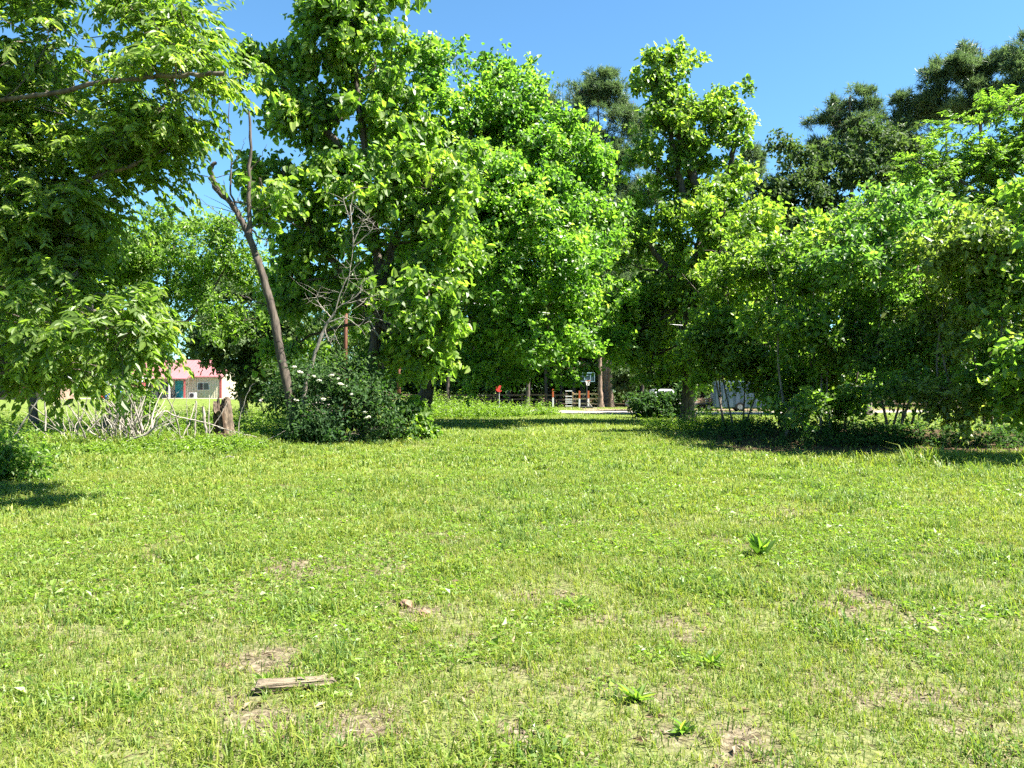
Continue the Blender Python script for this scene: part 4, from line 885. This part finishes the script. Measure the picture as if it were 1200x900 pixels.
# red octagonal sign seen against the wood
x = (585 - 600) / F * 66; e = empty('stop_sign', (x, 66, gz(x, 66)), 'small red octagonal sign on a thin post beyond the weeds', 'sign')
bm = bmesh.new(); tb(bm, [(0, .03, 0), (0, .03, 2.1)], .03, 6); done('post', bm, M['grey_metal'], e)
M['sign_red'] = paint('sign_red', (.50, .05, .035), .4)
bm = bmesh.new(); a8 = [(.31 * math.cos(math.pi / 8 + k * math.pi / 4), 1.78 + .31 * math.sin(math.pi / 8 + k * math.pi / 4)) for k in range(8)]; prism(bm, a8, -.02, 0); done('face', bm, M['sign_red'], e)
# tall rust coloured poles and the cable
M['rust'] = noise_mat('rusty_pole', (0.0708, 0.0266, 0.0155), (0.16, 0.0624, 0.0355), 5, 8, .8, .4, (3, 3, .5))
for px, Y, z1, lab in ((405, 60, 11.0, 'tall rust coloured round pole behind the pale dead twigs'), (467.5, 64, 6.0, 'rust coloured post beside the thick dark trunk')):
    x = (px - 600) / F * Y; e = empty('utility_pole', (x, Y, gz(x, Y)), lab, 'pole')
    bm = bmesh.new(); tb(bm, [(0, 0, -.2), (0, 0, z1 * .5), (.05, 0, z1)], .17, 12, .12); done('shaft', bm, M['rust'], e, smooth=True)
    bm = bmesh.new(); tb(bm, [(.05, 0, z1), (.05, 0, z1 + .06)], .14, 12); done('cap', bm, M['grey_metal'], e)
bm = bmesh.new(); p0 = W(405, 330, 60); p1 = W(1010, 385, 70); pts = [p0 + (p1 - p0) * t + np.array([0, 0, -1.2 * 4 * t * (1 - t)]) for t in np.linspace(0, 1, 24)]; tb(bm, pts, .022, 5)
props(done('power_cable', bm, paint('cable_grey', (.4, .4, .4), .5), None), 'thin pale cable sagging between the trees behind the sweetgum', 'cable')

# ------------------------------------------------------------------ vehicles half hidden behind the trees on the right
M['carwhite'] = paint('white_car_paint', (0.555, 0.562, 0.57), .25, .03, 3, .6); M['tyre'] = paint('rubber', (0.0148, 0.0148, 0.0148), .8); M['rim'] = paint('rim_metal', (0.296, 0.296, 0.311), .3, metallic=.6)
M['lampglass'] = paint('lamp_glass', (.5, .5, .48), .15); M['redlamp'] = paint('red_lamp', (.4, .02, .02), .2)
def wheel(e, x, y, r=.36):
    bm = bmesh.new(); tb(bm, [(x, y - .12, r), (x, y + .12, r)], r, 20); t = done('wheel', bm, M['tyre'], e)
    bm = bmesh.new(); tb(bm, [(x, y - .13, r), (x, y + .13, r)], r * .58, 14); done('rim', bm, M['rim'], t)
def pickup(name, label, cat, px, Y, rz, prof, cab, mat):
    x = (px - 600) / F * Y; e = empty(name, (x, Y, gz(x, Y)), label, cat, rz=rz)
    bm = bmesh.new(); prism(bm, prof, -.9, .9); done('body', bm, mat, e, .05)
    bm = bmesh.new(); n = len(cab); A = [bm.verts.new((a, -.86, b)) for a, b in cab]; 
    Bq = [bm.verts.new((a, .86, b)) for a, b in cab]
    for v in A + Bq:
        if v.co.z > cab[0][1] + .2: v.co.y *= .84
    bm.faces.new(A); bm.faces.new(Bq[::-1])
    for i in range(n): bm.faces.new((A[i], Bq[i], Bq[(i + 1) % n], A[(i + 1) % n]))
    cb = done('cab', bm, mat, e, .04)
    zc = cab[0][1]; xm = sum(a for a, b in cab) / n; x0 = min(a for a, b in cab if b > zc + .2); x1 = max(a for a, b in cab if b > zc + .2)
    for s in (-1, 1):
        for xa, xb in ((x0 + .05, (x0 + x1) / 2 - .05), ((x0 + x1) / 2 + .05, x1 - .05)):
            bm = bmesh.new(); v = [bm.verts.new((q, s * (.865 - .14 * (h - zc) / .55 * .75), h)) for q, h in ((xa - .02, zc + .08), (xb + .05, zc + .08), (xb, zc + .46), (xa + .02, zc + .46))]
            f = bm.faces.new(v); bmesh.ops.solidify(bm, geom=[f], thickness=.02); done('window', bm, M['dark'], e)
    for xw in (prof[0][0] + .85, prof[1][0] - .9):
        for s in (-.82, .82): wheel(e, xw, s)
    for s in (-.6, .6):
        bm = bmesh.new(); bx(bm, prof[1][0] - .01, prof[1][0] + .03, s - .2, s + .2, .72, .88); done('headlight', bm, M['lampglass'], e)
        bm = bmesh.new(); bx(bm, prof[0][0] - .03, prof[0][0] + .01, s - .2, s + .2, .75, .95); done('tail_light', bm, M['redlamp'], e)
    bm = bmesh.new(); bx(bm, prof[1][0] - .05, prof[1][0] + .09, -.88, .88, .42, .60); bx(bm, prof[0][0] - .09, prof[0][0] + .05, -.88, .88, .42, .60); done('bumper', bm, M['grey_metal'], e, .02)
pk = [(-2.7, .5), (2.7, .5), (2.72, .95), (2.55, 1.08), (-2.7, 1.12)]
pickup('pickup_truck', 'white pickup truck mostly hidden behind the dark bush', 'pickup truck', 775, 62, .12, pk, [(-.9, 1.11), (1.25, 1.08), (.65, 1.72), (-.7, 1.74)], M['carwhite'])
pickup('parked_car', 'pale blue grey car parked behind the thicket at the right edge', 'car', 1196, 44, .35, [(-2.2, .4), (2.2, .4), (2.22, .8), (2.0, .92), (-2.2, .98)], [(-1.75, .97), (1.1, .92), (.45, 1.45), (-1.25, 1.46)], paint('pale_blue_car', (.45, .52, .58), .25, .03, 3, .6))
# enclosed blue grey trailer and the dark flat trailer with pale scraps next to it
M['bluegrey'] = paint('blue_grey_sheet', (.075, .115, .165), .5, .15, 1.5)
x, y = (868 - 600) / F * 60, 60.0; e = empty('box_trailer', (x, y, gz(x, y)), 'blue grey box trailer parked behind the pale end of the thicket', 'trailer', rz=-.15)
bm = bmesh.new(); prism(bm, [(-2.2, .3), (2.2, .3), (2.2, 2.2), (2.0, 2.35), (-2.0, 2.35), (-2.2, 2.2)], -1, 1); done('body', bm, M['bluegrey'], e, .03)
bm = bmesh.new()
for k in range(9): bx(bm, -2.0 + k * .5, -1.97 + k * .5, -1.02, -.995, .35, 2.15)
done('side_ribs', bm, M['bluegrey'], e)
for s in (-.95, .95): wheel(e, -.2, s, .34)
bm = bmesh.new(); tb(bm, [(-2.2, 0, .4), (-3.2, 0, .4)], .05); done('hitch', bm, M['black'], e)
x, y = (826 - 600) / F * 61, 61.0; e = empty('utility_trailer', (x, y, gz(x, y)), 'low open trailer with brown sides left of the blue grey box', 'trailer', rz=.1)
bm = bmesh.new(); bx(bm, -1.3, 1.3, -.8, .8, .5, .62); done('bed', bm, M['black'], e)
bm = bmesh.new()
for yy_ in (-.8, .78):
    for z in (.66, .86): bx(bm, -1.3, 1.3, yy_, yy_ + .03, z, z + .13)
    for xx_ in (-1.28, 0, 1.24): bx(bm, xx_, xx_ + .05, yy_ - .03, yy_ - .002, .6, 1.05)
done('side_rail', bm, M['brown'], e)
for s in (-.9, .9): wheel(e, 0, s, .3)
e2 = empty('white_bucket', (x + .2, y, gz(x, y) + .62), 'white bucket standing on the low open trailer', 'bucket')
bm = bmesh.new(); tb(bm, [(0, 0, 0), (0, 0, .4)], .15, 16, .18); done('bucket', bm, M['white'], e2)
bm = bmesh.new(); tb(bm, [(.18 * math.cos(t), 0, .4 + .18 * math.sin(t)) for t in np.linspace(0, 3.14, 9)], .008, 5); done('handle', bm, M['grey_metal'], e2)

# ------------------------------------------------------------------ stump, canes, fallen branches
b = G(263, 22.0); rg = np.random.default_rng(31)
st = empty('hollow_stump', b, 'broken hollow grey brown tree stump standing among the weeds', 'stump')
n, zs = 28, np.linspace(-.1, 1, 14); ang = np.linspace(0, 2 * np.pi, n, endpoint=False)
front = -1.85                                            # the rotten open side faces the camera's left
cl = np.cos(ang - front)
topz = 1.02 + .10 * rg.normal(size=n) - .25 * np.clip(cl, 0, 1) + .12 * np.clip(np.cos(ang - .4), 0, 1)
ro = .25 + .025 * rg.normal(size=n) + .03 * np.sin(3 * ang)
lean = np.array([-.10, .0])
def shell(rf, mat, nm, inner):
    Vt = []
    for k, u in enumerate(zs):
        z = np.maximum(u, 0) * topz + min(u, 0)
        r = ro * (1.22 - .32 * max(u, 0) ** .5) * rf + .012 * rg.normal(size=n)
        op = np.clip((cl - .72) / .2, 0, 1) * (.18 < u < .98)
        r = np.where(op > 0, r * (1 - .62 * op), r) if not inner else r
        Vt.append(np.stack([np.cos(ang) * r + lean[0] * u, np.sin(ang) * r + lean[1] * u, z], -1))
    Vt = np.concatenate(Vt); k_ = len(zs)
    i = np.arange(k_ - 1)[:, None] * n; j = np.arange(n)[None]; q = np.stack([i + j, i + (j + 1) % n, i + n + (j + 1) % n, i + n + j], -1).reshape(-1, 4)
    if inner: q = q[:, ::-1]
    return Vt, q
Vo, qo = shell(1.0, None, '', False); Vi, qi = shell(.62, None, '', True)
i0 = (len(zs) - 1) * n; j = np.arange(n); rimq = np.stack([i0 + j, i0 + (j + 1) % n, len(Vo) + i0 + (j + 1) % n, len(Vo) + i0 + j], -1)
link('bark', mesh_np('bark', np.concatenate([Vo, Vi]), [qo, qi + len(Vo), rimq], M['stump']), st, world=False)
Vc = Vo.reshape(len(zs), n, 3); sel = [k for k in range(n) if cl[k] > .52]
cav = []
for k in range(3, 13):
    for t in sel: cav.append(Vc[k, t] + np.array([math.cos(ang[t]), math.sin(ang[t]), 0]) * .012)
m_ = len(sel); cav = np.array(cav); ci = (np.arange(9)[:, None] * m_ + np.arange(m_ - 1)[None]).ravel()
link('rotten_hollow', mesh_np('rotten_hollow', cav, [np.stack([ci, ci + 1, ci + m_ + 1, ci + m_], -1)], M['stump_in']), st, world=False)

def stick(name, label, pts, r0, r1, mat='deadwood', group=None, cat='branch', sides=6, wob=.01, n=None):
    n = n or 6 * len(pts); rg_ = np.random.default_rng(int(abs(pts[0][0] * 977)) + len(pts))
    A, Fa = tube_arrays([(smooth_line(pts, n, rg_, wob), taper(r0, r1, n))], sides)
    o = bpy.data.objects.new(name, mesh_np(name, A - A[0], [Fa], M[mat], smooth=True)); COL.objects.link(o); o.location = A[0]
    return props(o, label, cat, group)
Y = 20.2
stick('fallen_branch', 'long pale fallen branch arching over the dead canes', PXL(Y, (122, 542, -.3), (148, 518), (176, 506), (192, 483), (207, 488, .4), (246, 497, .8), (276, 507, 1.0)), .035, .012)
stick('fallen_branch', 'straight dead branch lying across the left canes', PXL(Y, (105, 505), (130, 522), (152, 538)), .022, .014)
stick('leaning_pole', 'long pale pole leaning diagonally at the far left', PXL(19, (4, 532), (26, 497), (48, 463)), .028, .018, cat='pole')
stick('wooden_stake', 'upright pale stake left of the dead canes', PXL(20.5, (53, 505), (53, 470), (52, 446)), .024, .018, cat='stake')
stick('dead_twig', 'thin curved bare sapling right of the hollow stump', PXL(21.5, (281, 520), (280, 495), (285, 475), (293, 455), (300, 448)), .014, .004, cat='twig')
stick('dead_twig', 'pale stick lying in the weeds right of the hollow stump', PXL(21.2, (285, 527), (310, 517), (335, 504)), .016, .006, cat='twig')
stick('dead_twig', 'arched dry stem leaning over the stump', PXL(21.0, (300, 512), (270, 505), (246, 497)), .012, .005, cat='twig')
stick('fallen_branch', 'short pale branch lying on the grass below the stump', PXL(17.5, (259, 539), (268, 535), (276, 537)), .018, .008)
stick('old_fence_post', 'split grey fence post left of the hollow stump', PXL(21.5, (243, 512), (240, 495), (238, 476)), .05, .035, cat='post')
stick('old_fence_post', 'leaning grey fence post behind the long fallen branch', PXL(21.5, (228, 512), (229, 490), (230, 470)), .028, .022, cat='post')
stick('dead_twig', 'tall thin bare stem in front of the house porch', PXL(20.6, (198, 500), (203, 470), (215, 452), (226, 435)), .012, .004, cat='twig')
stick('dead_twig', 'thin bare upright stem below the porch post', PXL(20.8, (220, 510), (219, 470), (222, 440)), .010, .004, cat='twig')
rg = np.random.default_rng(17); protos_c = []
for k in range(6):
    h = rg.uniform(1.0, 1.5); pts = [(0, 0, -.05), (rg.normal() * .03, rg.normal() * .03, h * .5), (rg.normal() * .05, rg.normal() * .05, h)]
    protos_c.append(mesh_np('dead_cane', *[(lambda a: a)(v) for v in (tube_arrays([(smooth_line(pts, 8, rg, .004), taper(.014, .006, 8))], 5)[0], [tube_arrays([(smooth_line(pts, 8), taper(.017, .010, 8))], 5)[1]])], M['deadwood'], smooth=True))
for k in range(110):
    px = rg.choice([72, 92, 122, 138, 152, 165, 178, 214, 238], p=[.08, .12, .15, .17, .15, .13, .08, .07, .05]) + rg.normal() * 5
    Yk = rg.uniform(20.3, 21.8); g = G(px, Yk)
    o = bpy.data.objects.new('dead_cane', protos_c[k % 6]); COL.objects.link(o); o.location = g
    o.rotation_euler = (rg.normal() * .42, rg.normal() * .62, rg.uniform(0, 6.28)); s = rg.uniform(.8, 1.5); q = s * rg.uniform(.5, 1.5); o.scale = (q, q, s)
    props(o, 'dry pale dead cane in the tangle left of the stump', 'cane', 'dead canes tangled in the weeds')

# ------------------------------------------------------------------ small things on the open grass
e = empty('wooden_board', (*G(345, 4.08)[:2], gz(*G(345, 4.08)[:2]) + .012), 'short weathered wooden board lying in the grass', 'board', rz=.28)
bm = bmesh.new(); prof = [(-.19, 0), (.18, .004), (.21, .018), (.19, .036), (-.18, .046), (-.20, .024)]; prism(bm, prof, -.042, .042)
bmesh.ops.subdivide_edges(bm, edges=bm.edges[:], cuts=3)
for v in bm.verts: v.co += Vector((random.gauss(0, .004) + (abs(v.co.x) > .15) * random.gauss(0, .012), random.gauss(0, .0035), random.gauss(0, .0025)))
done('board', bm, noise_mat('weathered_board', (.08, .062, .04), (.23, .185, .125), 9, 10, .9, .9, (.7, 9, 9)), e)
def clod(px, py, s, label):
    Yc = F * CZ / (py - HZ); g = G(px, Yc); bm = bmesh.new(); bmesh.ops.create_icosphere(bm, subdivisions=3, radius=s)
    for v in bm.verts:
        q = noise3(np.array(v.co)[None] * (2.2 / s) + px, 3)[0]; v.co *= .6 + .8 * q; v.co.z *= .75
    o = done('soil_clod', bm, noise_mat('clod', (.10, .06, .035), (.26, .17, .11), 20, 8, .95, .8), None); o.location = g + np.array([0, 0, s * .35]); props(o, label, 'soil clod', 'clods of earth in the grass')
clod(476, 712, .045, 'reddish brown clod of earth standing up from the grass, the taller of two'); clod(497, 722, .04, 'flat brown clod of earth just right of a taller one')
def rosette(px, py, n, L_, label, rgs, lo=.4, hi=1.3):
    rg_ = np.random.default_rng(rgs); Yc = F * CZ / (py - HZ); g = G(px, Yc)
    a = rg_.random(n) * 6.28; el = rg_.uniform(lo, hi, n); D = np.stack([np.cos(a) * np.cos(el), np.sin(a) * np.cos(el), np.sin(el)], -1)
    N = np.array([0, 0, 1.0]) + -D * .6 + rg_.normal(size=(n, 3)) * .2; P = np.tile(g, (n, 1)) + rg_.normal(size=(n, 3)) * np.array([.012, .012, 0]) + np.array([0, 0, .005])
    L2 = L_ * rg_.uniform(.6, 1.15, n); V, f = leaf_arrays(P, D, N, L2, L2 * .27, True, curl=.3)
    o = bpy.data.objects.new('broadleaf_weed', mesh_np('broadleaf_weed', V - g, [f], M['leaf_broad'], np.repeat(rg_.random(n), 2))); COL.objects.link(o); o.location = g
    props(o, label, 'weed', 'broadleaf weeds in the open grass')
rosette(892, 655, 34, .21, 'upright dark green broadleaf weed alone in the right of the grass', 1, .75, 1.5)
for px, py, n, l, lab in ((748, 825, 16, .13, 'pale low broadleaf weed near the bottom of the grass'), (312, 800, 18, .09, 'yellow green seedling beside the wooden board'), (675, 715, 14, .14, 'blue green weed tuft in the middle of the lawn'), (485, 742, 12, .10, 'small bright weed below the earth clods'), (835, 780, 10, .13, 'single narrow leaved weed right of the lawn centre'), (160, 825, 16, .10, 'small leafy weed in the lower left of the grass'), (800, 860, 14, .1, 'low weed at the bottom edge of the grass')):
    rosette(px, py, n, l, lab, px)
